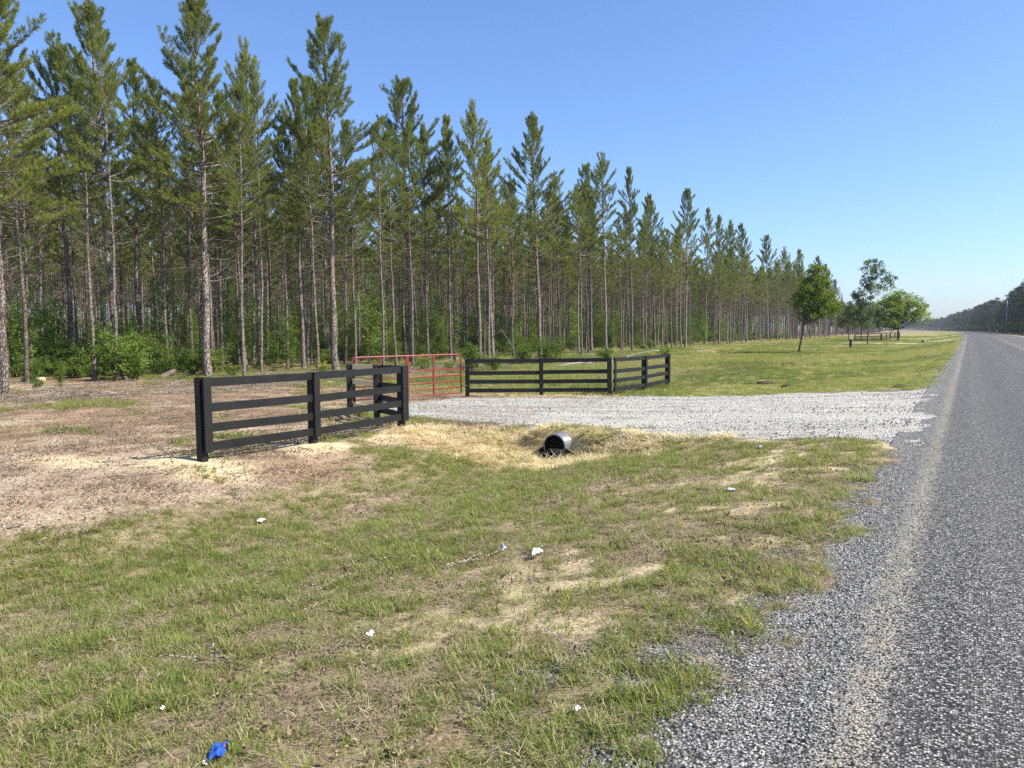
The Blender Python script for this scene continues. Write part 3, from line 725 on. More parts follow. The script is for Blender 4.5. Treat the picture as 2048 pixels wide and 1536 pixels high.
def make_pine(seed, H, cb, Rmax, dens=1.0, dead=14, nn=38, wdt=.016, r0=.17, slim=.6):
    """returns trunk mesh (with limbs and dead stubs) and crown mesh (needle brushes)"""
    rs = np.random.default_rng(seed)
    k = 16; zz = np.linspace(-.3, H-.25, k)
    bx = np.cumsum(rs.normal(0, .045, k))*.8; by = np.cumsum(rs.normal(0, .045, k))*.8
    bx -= bx[0]; by -= by[0]
    tr = np.stack([bx, by, zz], 1)
    rad = r0*(1-.80*(zz/H).clip(0, 1)**1.05); rad[0] *= 1.35; rad[1] = rad[1]*1.06
    def axis(h): return np.array([np.interp(h, zz, bx), np.interp(h, zz, by), h])
    mb = MB(); mb.tube(tr, rad, 12, False)
    SP, SD, SL = [], [], []
    h = H*cb
    while h < H-.35:
        t = (H-h)/(H*(1-cb))                                          # 0 top .. 1 crown base
        nb = rs.integers(3, 6) if t < .6 else rs.integers(2, 5)
        a0 = rs.random()*6.28
        prof = min(1, .16+1.25*t**.8) if t < .62 else 1.0-.25*(t-.62)
        for b in range(nb):
            if rs.random() > dens: continue
            az = a0+6.283*b/nb+rs.normal(0, .5)
            L = Rmax*prof*rs.uniform(.5, 1.22)
            el = R(66-56*min(1, t*1.1)**.75+rs.normal(0, 11))
            p = axis(h+rs.normal(0, .14)); pts = [p]; e = el; q = p.copy(); m = 5
            for s in range(m):
                d = np.array([math.cos(az)*math.cos(e), math.sin(az)*math.cos(e), math.sin(e)])
                q = q+d*L/m; pts.append(q.copy()); e += R(rs.uniform(1, 9)); az += rs.normal(0, .07)
            pts = np.array(pts)
            br = min(.012+.010*L, .04)
            mb.tube(pts, np.linspace(br, br*.35, m+1), 4, False)
            # shoots along the outer part
            smin = .30 if t < .5 else .45
            ns = max(4, int(L*(1-smin)/.13))
            for sidx in range(ns):
                s = smin+(1-smin)*(sidx+rs.random()*.6)/ns
                f = s*m; i0 = min(int(f), m-1); pp = pts[i0]+(pts[i0+1]-pts[i0])*(f-i0)
                bd = unit(pts[i0+1]-pts[i0]); sidev = unit(np.cross(bd, [0, 0, 1.])); sg = 1 if sidx % 2 else -1
                yw = R(rs.uniform(20, 65))
                d = bd*math.cos(yw)+sidev*sg*math.sin(yw); d[2] += rs.uniform(.35, 1.25)*(1.2-.65*t); d = unit(d)
                l = rs.uniform(.32, .62)*(1.1-.25*s)
                SP.append(pp); SD.append(d); SL.append(l)
            d = unit(pts[-1]-pts[-2]+np.array([0, 0, .35*L/m])); SP.append(pts[-1]-d*.1); SD.append(d); SL.append(.45)
        h += rs.uniform(.34, .58)*(1 if t > .12 else .8)
    # leader and its candles
    top = axis(H-.3)
    SP.append(top-np.array([0, 0, .35])); SD.append(np.array([0, 0, 1.])); SL.append(.75)
    for b in range(6):
        az = rs.random()*6.28; d = unit([math.cos(az)*.35, math.sin(az)*.35, 1]); SP.append(top-np.array([0, 0, rs.uniform(.1, .6)])); SD.append(d); SL.append(.45)
    SP, SD, SL = np.array(SP), np.array(SD), np.array(SL)
    # dead stubs and thin bare limbs under the crown
    for b in range(dead):
        hh = H*rs.uniform(.13, cb+.12); az = rs.random()*6.28; L = rs.uniform(.3, 1.0)+1.5*rs.random()*(hh/H > cb*.6)
        e = R(rs.uniform(-8, 40)); q = axis(hh); pts = [q]; m = 4
        for s in range(m):
            d = np.array([math.cos(az)*math.cos(e), math.sin(az)*math.cos(e), math.sin(e)]); q = q+d*L/m; pts.append(q); e += R(rs.normal(2, 9)); az += rs.normal(0, .16)
        mb.tube(np.array(pts), np.linspace(.006+.008*L, .004, m+1), 4, False)
        if L > 1.0:
            for z in range(2):
                s0 = pts[rs.integers(1, m)]; dd = unit(d+rs.normal(0, .6, 3)); mb.tube(np.array([s0, s0+dd*.25, s0+dd*.5+np.array([0, 0, .06])]), [.008, .006, .003], 4, False)
    tm = mesh_np('trunk', np.concatenate(mb.v), [np.array(mb.q, int).reshape(-1, 4)], [M['bark']], None, True)
    V, Qn, tone = needles(SP, SD, SL, rs, nn, .19, wdt)
    cm = mesh_np('crown', V, [Qn], [M['needle']], dict(tone=tone))
    return tm, cm

PINES = [make_pine(100+i, 18, cb, rm, 1, dd, 76, .017, r0, 1) for i, (cb, rm, dd, r0) in enumerate(
    [(.47, 2.7, 32, .17), (.43, 3.0, 36, .165), (.52, 2.5, 32, .16), (.46, 2.2, 30, .15), (.49, 2.8, 32, .17)])]
SLIM = [make_pine(200+i, 18, cb, rm, .92, dd, 46, .019, r0, 1) for i, (cb, rm, dd, r0) in enumerate(
    [(.54, 2.1, 34, .115), (.50, 2.0, 38, .12), (.58, 2.2, 36, .13), (.60, 1.9, 34, .105), (.52, 2.3, 32, .125), (.56, 2.0, 44, .11)])]

def put_pine(meshes, p, H, label, group=None, rz=None, lean=(0, 0), fat=1.0):
    s = H/18.0
    root = empty('pine_tree', p, rng.random()*6.28 if rz is None else rz)
    root.scale = (s*fat, s*fat, s); root.rotation_euler = (lean[0], lean[1], root.rotation_euler[2])
    tag(root, label, 'pine tree', group)
    obj('trunk', meshes[0], root); obj('crown', meshes[1], root)
    return root

# the trees that can be told apart along the edge: (base px, base py, top px, top py, variant, fat, label)
HERO = [
 (4, 792, -12, -60, 1, 1.25, 'thick pine leaning at the left edge of the photo, nearest pine of all'),
 (150, 746, 118, 75, 2, 1.0, 'pine leaning left, first tall trunk in from the left edge pine'),
 (238, 748, 195, -30, 0, 1.05, 'pine whose crown rises past the top of the photo left of the widest crown'),
 (279, 738, 262, 120, 3, .95, 'thinner pine just right of the pair of leaning trunks at the left'),
 (418, 753, 398, 2, 1, 1.15, 'tall wide crowned pine standing behind the near end of the left fence'),
 (444, 733, 432, 190, 3, .85, 'dark pine half hidden by the tall wide crowned pine'),
 (523, 737, 494, 82, 2, .8, 'pine leaning left behind the middle of the left fence'),
 (608, 738, 592, 158, 3, .9, 'slim straight pine left of the tallest pine by the gate'),
 (673, 742, 652, 42, 1, 1.1, 'tall pine with a leaning crown rising left of the red gate'),
 (692, 728, 700, 240, 3, .8, 'pale thin pine right beside the tall pine left of the gate'),
 (824, 716, 818, 106, 0, 1.1, 'tall pine standing straight behind the red gate'),
 (856, 704, 852, 250, 4, .8, 'shorter pine close behind the gate pine'),
 (901, 706, 890, 232, 3, .8, 'dark trunked pine behind the right end of the red gate'),
 (960, 712, 946, 206, 2, .85, 'pine with a thin pale trunk above the left post of the right fence'),
 (1081, 714, 1070, 230, 1, 1.0, 'pine standing alone in front of the row, behind the middle post of the right fence'),
 (1120, 700, 1116, 385, 4, .85, 'shorter pine right of the lone front pine'),
 (1182, 704, 1176, 322, 0, .8, 'left one of the close pair of pines behind the fence corner'),
 (1214, 703, 1208, 306, 2, .85, 'right and taller one of the close pair of pines behind the fence corner'),
 (1265, 705, 1266, 333, 3, .75, 'narrow pine just right of the close pair behind the fence corner'),
 (1310, 694, 1306, 388, 4, .85, 'pine in the gap right of the narrow pine'),
 (1371, 696, 1373, 374, 0, .8, 'pine with a bright lit trunk right of the right fence'),
 (1411, 690, 1416, 397, 3, .75, 'thin pine between the bright trunk and the next pair'),
 (1437, 684, 1440, 430, 1, .75, 'left pine of the pair past the bright trunk'),
 (1461, 684, 1464, 416, 2, .85, 'right pine of the pair past the bright trunk'),
 (1492, 677, 1488, 446, 4, .8, 'pine in the dense run before the tall far pine'),
 (1535, 676, 1538, 441, 0, .85, 'tall pine rising above its neighbours towards the far end of the row'),
 (1572, 674, 1570, 492, 2, .8, 'pine next after the tall far pine'),
 (1604, 673, 1600, 486, 1, .9, 'pine behind the young oak with a crown peeking over its left side'),
 (1638, 671, 1640, 500, 4, .9, 'pine behind the young oak, last high crown of the row'),
 (1672, 670, 1671, 556, 0, .9, 'low pine whose crown shows just right of the young oak'),
 (1685, 670, 1685, 592, 3, .9, 'small far pine standing apart right of the young oak'),
 (1650, 670, 1652, 520, 3, .9, 'pine behind the top of the young oak'),
 (1658, 670, 1657, 538, 2, .9, 'lower pine at the far end of the row'),
]
placed = []
for (bx_, by_, tx_, ty_, var, fat, lab) in HERO:
    if bx_ > 780:
        d = -(31.5 if bx_ in (1081, 1214, 1265, 1371, 960) else 34.5+(bx_ % 7)*.45)/(fw[0]+rt[0]*(bx_-1024)/FPX); p = at_depth(bx_, d)
    else: p, d = hit(bx_, by_)
    H = height_to(p, d, ty_, tx_)
    dx = (tx_-bx_)/FPX*d-( -(bx_-1024)/FPX*H*.07)*0                    # sideways lean seen from the road
    expect = (bx_-1024)/FPX*math.tan(PITCH)*H*1.0
    lean = math.atan2(dx-expect, H)
    # lean about the camera's forward axis, expressed as world tilt
    lv = rt[:2]*math.tan(lean)
    H = min(max(H*.955, 12), 21.0)
    rz = rng.random()*6.28
    root = put_pine(PINES[var], p-np.array([0, 0, .03]), H, lab, None, rz, fat=fat)
    tilt = Matrix(((1, 0, lv[0]), (0, 1, lv[1]), (-lv[0], -lv[1], 1))).to_quaternion().to_matrix().to_4x4()
    root.rotation_mode = 'QUATERNION'
    ax_ = Vector((-lv[1], lv[0], 0)); an_ = math.atan(math.hypot(*lv))
    from mathutils import Quaternion
    root.rotation_quaternion = (Quaternion(ax_.normalized(), an_) if an_ > 1e-5 else Quaternion()) @ Quaternion((0, 0, 1), rz)
    placed.append(p[:2])
# the plantation behind: nearest ones are trees of their own, the rest one mass
cand = []
for xr in np.arange(-33.0, -165, -3.1):
    for yr in np.arange(2, 330, 2.9):
        x = xr+rng.normal(0, .8); y = yr+rng.normal(0, .8)
        if rng.random() < (.40 if xr > -48 else .22): continue
        x -= 3.0*ss(170, 215, y)+9*ss(215, 330, y)
        pp = np.array([x, y]); v = np.array([x, y, 0])
        dd = depth(np.array([x, y, 0])); lat = (v-[0, 0, 0]) @ rt
        if dd < 33 or abs(lat/dd) > .86: continue
        if min(np.hypot(*(pp-q)) for q in placed) < 1.5: continue
        cand.append((dd, x, y))
cand.sort()
NEAR = cand[:235]; REST = cand[235:]
for (dd, x, y) in NEAR:
    H = rng.uniform(14.2, 17.6)
    put_pine(SLIM[rng.integers(0, len(SLIM))], (x, y, gz(x, y)-.05), H, 'slim pine standing in the plantation behind the front row of trunks', 'pines of the plantation behind the front row', None, (rng.normal(0, .018), rng.normal(0, .018)), rng.uniform(.8, 1.05))

# ------------------------------------------------------------------ scattering of stuff with geometry nodes
def scatter(name, P, rot, scl, idx, protos, label, cat):
    """one object; every point carries an instance of one of the prototype meshes"""
    col = bpy.data.collections.new(name+'_kinds')
    for k, me in enumerate(protos):
        o = bpy.data.objects.new('%s_kind_%02d' % (name, k), me); col.objects.link(o)
    P = np.asarray(P, np.float32)
    me = bpy.data.meshes.new(name); me.vertices.add(len(P)); me.vertices.foreach_set('co', P.ravel())
    a = me.attributes.new('rot', 'FLOAT_VECTOR', 'POINT'); a.data.foreach_set('vector', np.asarray(rot, np.float32).ravel())
    a = me.attributes.new('scl', 'FLOAT_VECTOR', 'POINT'); a.data.foreach_set('vector', np.asarray(scl, np.float32).ravel())
    a = me.attributes.new('idx', 'INT', 'POINT'); a.data.foreach_set('value', np.asarray(idx, np.int32))
    o = obj(name, me)
    ng = bpy.data.node_groups.new(name, 'GeometryNodeTree')
    ng.interface.new_socket('Geometry', in_out='INPUT', socket_type='NodeSocketGeometry'); ng.interface.new_socket('Geometry', in_out='OUTPUT', socket_type='NodeSocketGeometry')
    gi = ng.nodes.new('NodeGroupInput'); go = ng.nodes.new('NodeGroupOutput')
    iop = ng.nodes.new('GeometryNodeInstanceOnPoints'); ci = ng.nodes.new('GeometryNodeCollectionInfo')
    ci.inputs['Collection'].default_value = col; ci.inputs['Separate Children'].default_value = True; ci.inputs['Reset Children'].default_value = True
    iop.inputs['Pick Instance'].default_value = True
    def na(t, nm):
        n = ng.nodes.new('GeometryNodeInputNamedAttribute'); n.data_type = t; n.inputs['Name'].default_value = nm; return n.outputs['Attribute']
    ng.links.new(gi.outputs[0], iop.inputs['Points']); ng.links.new(ci.outputs[0], iop.inputs['Instance'])
    ng.links.new(na('INT', 'idx'), iop.inputs['Instance Index']); ng.links.new(na('FLOAT_VECTOR', 'rot'), iop.inputs['Rotation']); ng.links.new(na('FLOAT_VECTOR', 'scl'), iop.inputs['Scale'])
    ng.links.new(iop.outputs[0], go.inputs[0])
    md = o.modifiers.new('scatter', 'NODES'); md.node_group = ng
    return tag(o, label, cat, kind='stuff')
def joined_pine(tm, cm, name, needle='needle', bark='bark'):
    def rd(me):
        V = np.zeros(len(me.vertices)*3, np.float32); me.vertices.foreach_get('co', V)
        L = np.zeros(len(me.loops), np.int32); me.loops.foreach_get('vertex_index', L)
        return V.reshape(-1, 3), L.reshape(-1, 4)
    a, qa = rd(tm); b, qb = rd(cm)
    t = np.zeros(len(b), np.float32); cm.attributes['tone'].data.foreach_get('value', t)
    return mesh_np(name, np.vstack([a, b]), [np.vstack([qa, qb+len(a)])], [M[bark], M[needle]], dict(tone=np.concatenate([np.zeros(len(a)), t])), False, [0]*len(qa)+[1]*len(qb))
def rz_only(n): return np.stack([np.zeros(n), np.zeros(n), rng.random(n)*6.283], 1)
RXY = np.array([(x, y) for _, x, y in REST])
SJ = [joined_pine(a, b, 'plantation_pine') for a, b in SLIM]
sc_ = rng.uniform(.72, .93, len(RXY))
scatter('pine_plantation', np.column_stack([RXY, ground_z(RXY[:, 0], RXY[:, 1])-.05]), np.column_stack([rng.normal(0, .02, (len(RXY), 2)), rng.random(len(RXY))*6.28]),
        np.column_stack([sc_*.95, sc_*.95, sc_]), rng.integers(0, len(SJ), len(RXY)), SJ, 'deep mass of slim pines filling the plantation behind', 'pine wood')

# ------------------------------------------------------------------ broad leaved trees and shrubs
def leaves(C, rs, size, rad, per, flat=.7, curl=.3):
    """leaf sized folded quads scattered round each centre C"""
    k = len(C); rad = np.broadcast_to(np.asarray(rad, float), (k,))
    off = rs.normal(size=(k, per, 3)); off /= np.linalg.norm(off, axis=2)[..., None]
    off *= (rs.random((k, per))**.45*rad[:, None])[..., None]; off[..., 2] *= flat
    c = (C[:, None]+off).reshape(-1, 3); n = len(c)
    nrm = rs.normal(size=(n, 3))+np.array([0, 0, 1.1]); nrm /= np.linalg.norm(nrm, axis=1)[:, None]
    t = np.cross(nrm, rs.normal(size=(n, 3))); t /= np.linalg.norm(t, axis=1)[:, None]
    b = np.cross(nrm, t); s = (size*rs.uniform(.55, 1.25, n))[:, None]
    V = np.stack([c-t*s*.5, c+b*s*.28+nrm*s*curl*.3, c+t*s*.5-nrm*s*curl*.25, c-b*s*.28+nrm*s*curl*.3], 1).reshape(-1, 3)
    tone = np.repeat(np.clip(np.repeat(rs.random(k), per)*.65+rs.random(n)*.35, 0, 1), 4)
    return V, np.arange(len(V)).reshape(-1, 4), tone
def grow(rs, p, d, L, r, level, tips, mb, up=.25, spread=.7, n=7, split=(2, 4)):
    pts = [p]; q = p.copy(); m = 4
    for s in range(m):
        d = unit(d+rs.normal(0, .10, 3)+np.array([0, 0, up*.12])); q = q+d*L/m; pts.append(q.copy())
    mb.tube(np.array(pts), np.linspace(r, r*.55, m+1), 6 if level > 1 else 4, False)
    if level == 0:
        tips += [pts[2], pts[3], pts[4]]; return
    if level == 1: tips += [pts[3]]
    for k in range(rs.integers(split[0], split[1]+1)):
        f = rs.uniform(.45, 1.0); i0 = min(int(f*m), m-1); pp = pts[i0]+(pts[i0+1]-pts[i0])*(f*m-i0)
        dd = unit(d+rs.normal(0, spread, 3)+np.array([0, 0, up]))
        grow(rs, pp, dd, L*rs.uniform(.55, .78), r*.5, level-1, tips, mb, up, spread, n, split)
    grow(rs, pts[-1], d, L*.7, r*.55, level-1, tips, mb, up, spread, n, split)
def leafy_tree(seed, H, trunk_h, W, r0, leaf, size, per, bark, lobes, lean=(0, 0), crad=.45, trunk_top=None):
    """lobes: (dx, dz, width, height) ellipsoids, fractions of W and H, that the crown fills unevenly"""
    rs = np.random.default_rng(seed); mb = MB()
    k = 9; tz = np.linspace(-.2, H*(trunk_top or .8), k)
    tx = np.cumsum(rs.normal(0, .03*H/9, k)); tx -= tx[0]; ty = np.cumsum(rs.normal(0, .03*H/9, k)); ty -= ty[0]
    tx = tx+lean[0]*tz; ty = ty+lean[1]*tz
    rd = np.linspace(r0*1.15, r0*.25, k); rd[0] *= 1.3
    mb.tube(np.stack([tx, ty, tz], 1), rd, 9, False)
    C, RD = [], []
    for (dx, dy, zc, wx, hz, nn) in lobes:
        for _ in range(nn):
            v = rs.normal(size=3); v /= np.linalg.norm(v); v *= rs.random()**.38
            c = np.array([dx*W+v[0]*wx*W*.5, dy*W+v[1]*wx*W*.5, zc*H+v[2]*hz*H*.5])
            hz_ = max(trunk_h*.9, c[2]-.5*np.hypot(c[0]-np.interp(c[2], tz, tx), c[1])-.3); hz_ = min(hz_, tz[-1])
            a = np.array([np.interp(hz_, tz, tx), np.interp(hz_, tz, ty), hz_])
            mid = (a+c)/2+np.array([0, 0, -.05*np.linalg.norm(c-a)])+rs.normal(0, .08, 3)
            if rs.random() < .7: mb.tube(np.array([a, mid, c]), [r0*.22, r0*.13, .008], 5, False)
            C.append(c); RD.append(crad*rs.uniform(.6, 1.3))
    V, Q, tone = leaves(np.array(C), rs, size, RD, per, .75)
    tm = mesh_np('trunk', np.concatenate(mb.v), [np.array(mb.q, int).reshape(-1, 4)], [M[bark]], None, True)
    cm = mesh_np('crown', V, [Q], [M[leaf]], dict(tone=tone))
    return tm, cm
def put_tree(meshes, p, label, cat='tree', name='broadleaf_tree', rz=0.0, group=None):
    root = empty(name, p, rz); tag(root, label, cat, group)
    obj('trunk', meshes[0], root); obj('crown', meshes[1], root); return root
CAMRZ = YAW                                                           # lobes are laid out across the view from the road
p, d = hit(1597, 707); s_ = d/FPX
put_tree(leafy_tree(11, 8.4, 3.0, 4.1, .085, 'leaf', .23, 46, 'oak_bark', [(.36, 0, .70, .90, .38, 80), (.46, .05, .90, .5, .22, 26), (.05, -.05, .60, .6, .24, 34), (.62, .05, .54, .7, .28, 40), (.30, 0, .45, .7, .18, 26)], (.14, .0), .48), p,
         'bushy bright green young oak with a thin dark trunk in the verge', 'oak tree', 'oak_tree', CAMRZ)
p = at_depth(1735, 112)
put_tree(leafy_tree(12, 12.6, 3.6, 6.2, .11, 'leaf_dull', .27, 34, 'birch', [(.08, 0, .86, .55, .24, 44), (.05, 0, .66, .55, .26, 40), (.48, 0, .72, .42, .22, 20), (-.26, .1, .56, .36, .12, 18), (-.05, .1, .45, .5, .2, 24), (-.36, .1, .36, .5, .16, 26), (-.15, 0, .34, .5, .2, 20), (.0, 0, .27, .5, .16, 14)], (.02, 0), .52), p-np.array([0, 0, .1]),
         'tall sparse tree with a pale trunk beside the second black fence', 'tree', 'broadleaf_tree', CAMRZ)
p = at_depth(1796, 140)
put_tree(leafy_tree(13, 9.3, 2.4, 9.6, .16, 'leaf', .32, 44, 'oak_bark', [(-.22, 0, .58, .62, .56, 130), (.18, .05, .64, .64, .58, 130), (0, .2, .6, .7, .5, 60), (-.30, -.05, .36, .5, .34, 40), (.40, 0, .46, .34, .36, 26), (-.05, 0, .86, .4, .24, 24), (-.5, 0, .5, .22, .3, 14)], (0, 0), .75), p-np.array([0, 0, .1]),
         'broad rounded green tree at the far end of the second black fence', 'tree', 'broadleaf_tree', CAMRZ)
p = at_depth(1697, 150)
put_tree(leafy_tree(14, 7.2, 2.2, 5.4, .09, 'leaf', .30, 36, 'oak_bark', [(.1, 0, .72, .8, .42, 40), (-.2, 0, .5, .5, .3, 22), (.4, 0, .5, .5, .3, 20)], (0, 0), .6), p-np.array([0, 0, .1]),
         'small green tree left of the second black fence, in front of the pine row end', 'tree', 'broadleaf_tree', CAMRZ)
p = at_depth(1722, 158)
put_tree(leafy_tree(15, 7.6, 2.4, 5.0, .09, 'leaf_dull', .30, 36, 'oak_bark', [(0, 0, .66, .9, .5, 44), (.3, 0, .45, .5, .3, 20)], (0, 0), .6), p-np.array([0, 0, .1]),
         'small dull green tree behind the left end of the second black fence', 'tree', 'broadleaf_tree', CAMRZ)

def shrub_mesh(seed, W, H, leaf, size, n, per, crad=.22, stems=7, top=None):
    rs = np.random.default_rng(seed); mb = MB(); C = []
    for k in range(stems):
        az = rs.random()*6.28; r_ = rs.random()**.5*W*.42; e = np.array([math.cos(az)*r_, math.sin(az)*r_, H*rs.uniform(.55, .95)])
        mb.tube(np.array([[e[0]*.2, e[1]*.2, -.05], [e[0]*.55, e[1]*.55, e[2]*.5], e]), [.014, .010, .004], 4, False)
        for j in range(max(1, n//stems)):
            f = rs.uniform(.25, 1.0); C.append(e*[f, f, f]+rs.normal(0, 1, 3)*[W*.12, W*.12, H*.08])
    C = np.array(C); C[:, 2] = np.maximum(C[:, 2], .06)
    V, Q, tone = leaves(C, rs, size, crad*rs.uniform(.6, 1.3, len(C)), per, .8)
    sm = mesh_np('stems', np.concatenate(mb.v), [np.array(mb.q, int).reshape(-1, 4)], [M['oak_bark']])
    fm = mesh_np('foliage', V, [Q], [M[leaf]], dict(tone=tone))
    fl = None
    if top:
        V, Q, tone = leaves(C[C[:, 2] > H*.55], rs, .05, crad*.9, 16, .5)
        fl = mesh_np('flowers', V+[0, 0, crad*.6], [Q], [M[top]], dict(tone=tone))
    return sm, fm, fl
def put_shrub(ms, p, label, s=1.0, name='shrub', cat='shrub', group=None):
    root = empty(name, p, rng.random()*6.28); root.scale = (s, s, s); tag(root, label, cat, group)
    obj('stems', ms[0], root); obj('foliage', ms[1], root)
    if ms[2]: obj('flowers', ms[2], root)
    return root
SH = [shrub_mesh(31, 2.0, 1.6, 'shrub', .12, 70, 26, .26, 9), shrub_mesh(32, 1.6, 1.2, 'shrub', .11, 50, 26, .24, 7), shrub_mesh(33, 2.6, 2.4, 'shrub', .14, 100, 24, .30, 10),
      shrub_mesh(34, 1.2, .8, 'shrub', .09, 36, 24, .2, 6), shrub_mesh(35, 1.5, 3.4, 'shrub', .13, 80, 20, .30, 5)]
GOLD = shrub_mesh(36, 1.3, .95, 'shrub', .08, 44, 22, .16, 12, 'yellow')
for (px, dd, s, ms, lab) in [
    (944, 44, 1.1, SH[0], 'dense green shrub by the red gate\'s hinge end'),
    (992, 46, 1.0, SH[1], 'low shrub behind the left half of the right fence'),
    (1040, 54, 1.0, SH[0], 'leafy shrub just left of the lone front pine'),
    (1105, 54, .95, SH[2], 'tall arching shrub just right of the lone front pine'),
    (1215, 60, 1.1, SH[1], 'light green shrub under the close pair of pines'),
    (1330, 70, 1.3, SH[3], 'low pale green shrub behind the right end of the right fence'),
    (60, 38, .6, SH[2], 'bright leafy shrub at the far left beside the nearest pine'),
    (110, 40, .65, SH[0], 'bright shrub left of the first leaning trunk'),
    (190, 40, .8, SH[1], 'shrub between the two leaning pines at the left'),
    (335, 44, .75, SH[0], 'shrub behind the pale cut log'),
    (380, 43, .8, SH[2], 'tall shrub left of the tall wide crowned pine')]:
    put_shrub(ms, at_depth(px, dd), lab, s)
for (px, dd, s, lab) in [(648, 40, .95, 'yellow flowering clump left of the tall pine by the gate'), (848, 47, 1.1, 'yellow flowering clump behind the right half of the red gate'),
                         (462, 42, .75, 'yellow flowering clump behind the left fence near the dark half hidden pine'), (898, 48, .7, 'small yellow flowering clump at the right end of the gate')]:
    put_shrub(GOLD, at_depth(px, dd), lab, s, 'flowering_clump', 'wildflowers')

# undergrowth that fills the plantation floor
def join_meshes(name, meshes):
    Vs, Qs, T, MI, mats = [], [], [], [], []; off = 0
    for k, me in enumerate(meshes):
        V = np.zeros(len(me.vertices)*3, np.float32); me.vertices.foreach_get('co', V); V = V.reshape(-1, 3)
        L = np.zeros(len(me.loops), np.int32); me.loops.foreach_get('vertex_index', L)
        t = np.zeros(len(V), np.float32)
        if 'tone' in me.attributes: me.attributes['tone'].data.foreach_get('value', t)
        q = L.reshape(-1, 4); Vs.append(V); Qs.append(q+off); T.append(t); MI += [k]*len(q); mats.append(me.materials[0]); off += len(V)
    return mesh_np(name, np.concatenate(Vs), [np.concatenate(Qs)], mats, dict(tone=np.concatenate(T)), False, MI)
UG = [join_meshes('undergrowth', [a, b]) for a, b, _ in SH]
P = []
for k in range(6500):
    x = -33.0-abs(rng.normal(0, 1))*22; y = rng.uniform(8, 210)
    f = fbm(np.array([x*.09]), np.array([y*.09]), 301, 3)[0]
    if rng.random() > (.75*ss(.40, .68, f)+.10+.25*(x < -55))*(.10+.90*ss(-35, -50, x)): continue
    if x < -120: continue
    P.append((x, y))
P = np.array(P); n = len(P)
hs = rng.uniform(.35, .85, n)*np.where(rng.random(n) < .16, 1.7, 1)*(.75+.6*ss(60, 15, P[:, 1])*ss(-33, -38, P[:, 0]))
scatter('undergrowth', np.column_stack([P, ground_z(P[:, 0], P[:, 1])-.05]), rz_only(n), np.column_stack([hs, hs, hs*rng.uniform(.7, 1.4, n)]), rng.integers(0, len(UG), n), UG,
        'leafy green undergrowth between the pine trunks', 'undergrowth')

SAP = []
for k in range(4):
    a, b, _ = shrub_mesh(540+k, 1.9, 5.2+k*.7, 'shrub', .16, 64, 16, .42, 3); SAP.append(join_meshes('sapling', [a, b]))
P = np.array([(-36-abs(rng.normal(0, 1))*34, rng.uniform(6, 215)) for k in range(1500)]); P = P[(P[:, 0] > -128) & (fbm(P[:, 0]*.08, P[:, 1]*.08, 311, 3) > .47) & (rng.random(len(P)) < .25+.75*ss(-38, -60, P[:, 0]))]; n = len(P)
hs = rng.uniform(.7, 1.25, n)
P2 = np.array([(rng.uniform(-168, -100), rng.uniform(20, 240)) for k in range(420)]); P = np.concatenate([P, P2]); n = len(P); hs = np.concatenate([hs, rng.uniform(1.0, 1.5, len(P2))])
scatter('saplings', np.column_stack([P, ground_z(P[:, 0], P[:, 1])-.05]), rz_only(n), np.column_stack([hs, hs, hs]), rng.integers(0, 4, n), SAP, 'thin leafy saplings filling the shade between the pines', 'saplings')

# young broad leaved saplings and vines that climb some trunks: thin clouds of leaves up to seven metres
def vine_mesh(seed, H):
    rs = np.random.default_rng(seed); z = np.sort(rs.random(int(H*16)))*H; az = rs.random(len(z))*6.28; r_ = .16+.12*rs.random(len(z))
    C = np.stack([np.cos(az)*r_, np.sin(az)*r_, z], 1)
    return leaves(C, rs, .10, .20*(1.2-.5*z/H), 14, 1.0)
for (k, (px, dd, H, lab)) in enumerate([(62, 42, 7.5, 'leafy vine column climbing a trunk left of the leaning pines'), (205, 44, 6.0, 'vine wrapped trunk behind the second leaning pine'), (385, 46, 6.5, 'vine climbing a trunk left of the tall wide crowned pine')]):
    V, Q, t = vine_mesh(60+k, H)
    o = obj('climbing_vine', mesh_np('climbing_vine', V, [Q], [M['shrub']], dict(tone=t)), None, at_depth(px, dd)); tag(o, lab, 'vine')
    put_pine(SLIM[k], at_depth(px, dd), 16, 'pine trunk that carries '+['the tallest leafy vine', 'the vine behind the second leaning pine', 'the vine left of the tall wide crowned pine'][k])

# ------------------------------------------------------------------ grass, straw, litter, gravel stones
def blade_tuft(seed, n, h, wdt, rad, lay=.5, dry=.15, segs=3, flat=False):
    rs = np.random.default_rng(seed); Vs, Q, T = [], [], []
    for k in range(n):
        az = rs.random()*6.28; r_ = rad*rs.random()**.5; a2 = rs.random()*6.28
        b = np.array([math.cos(az)*r_, math.sin(az)*r_, -.004]); L = h*rs.uniform(.45, 1.2)
        dirh = np.array([math.cos(a2), math.sin(a2), 0]); sd_ = np.array([-dirh[1], dirh[0], 0]); e = R(rs.uniform(55, 88))*(1-lay*rs.random())
        if flat: e = R(rs.uniform(-4, 14)); b[2] = rs.uniform(.0, .03)
        tn = rs.random()**.9*.80 if rs.random() > dry else .95
        o = sum(len(v) for v in Vs); q = b.copy(); pts = []
        for s in range(segs+1):
            ww = wdt*.5*(1-.85*(s/segs)**1.5)*rs.uniform(.8, 1.2); pts += [q-sd_*ww, q+sd_*ww]
            q = q+(dirh*math.cos(e)+np.array([0, 0, math.sin(e)]))*L/segs; e -= R(rs.uniform(6, 26)) if not flat else R(rs.uniform(-6, 8))
        Vs.append(np.array(pts)); T += [tn]*len(pts)
        for s in range(segs): Q.append((o+2*s, o+2*s+1, o+2*s+3, o+2*s+2))
    return np.concatenate(Vs), np.array(Q), np.array(T)
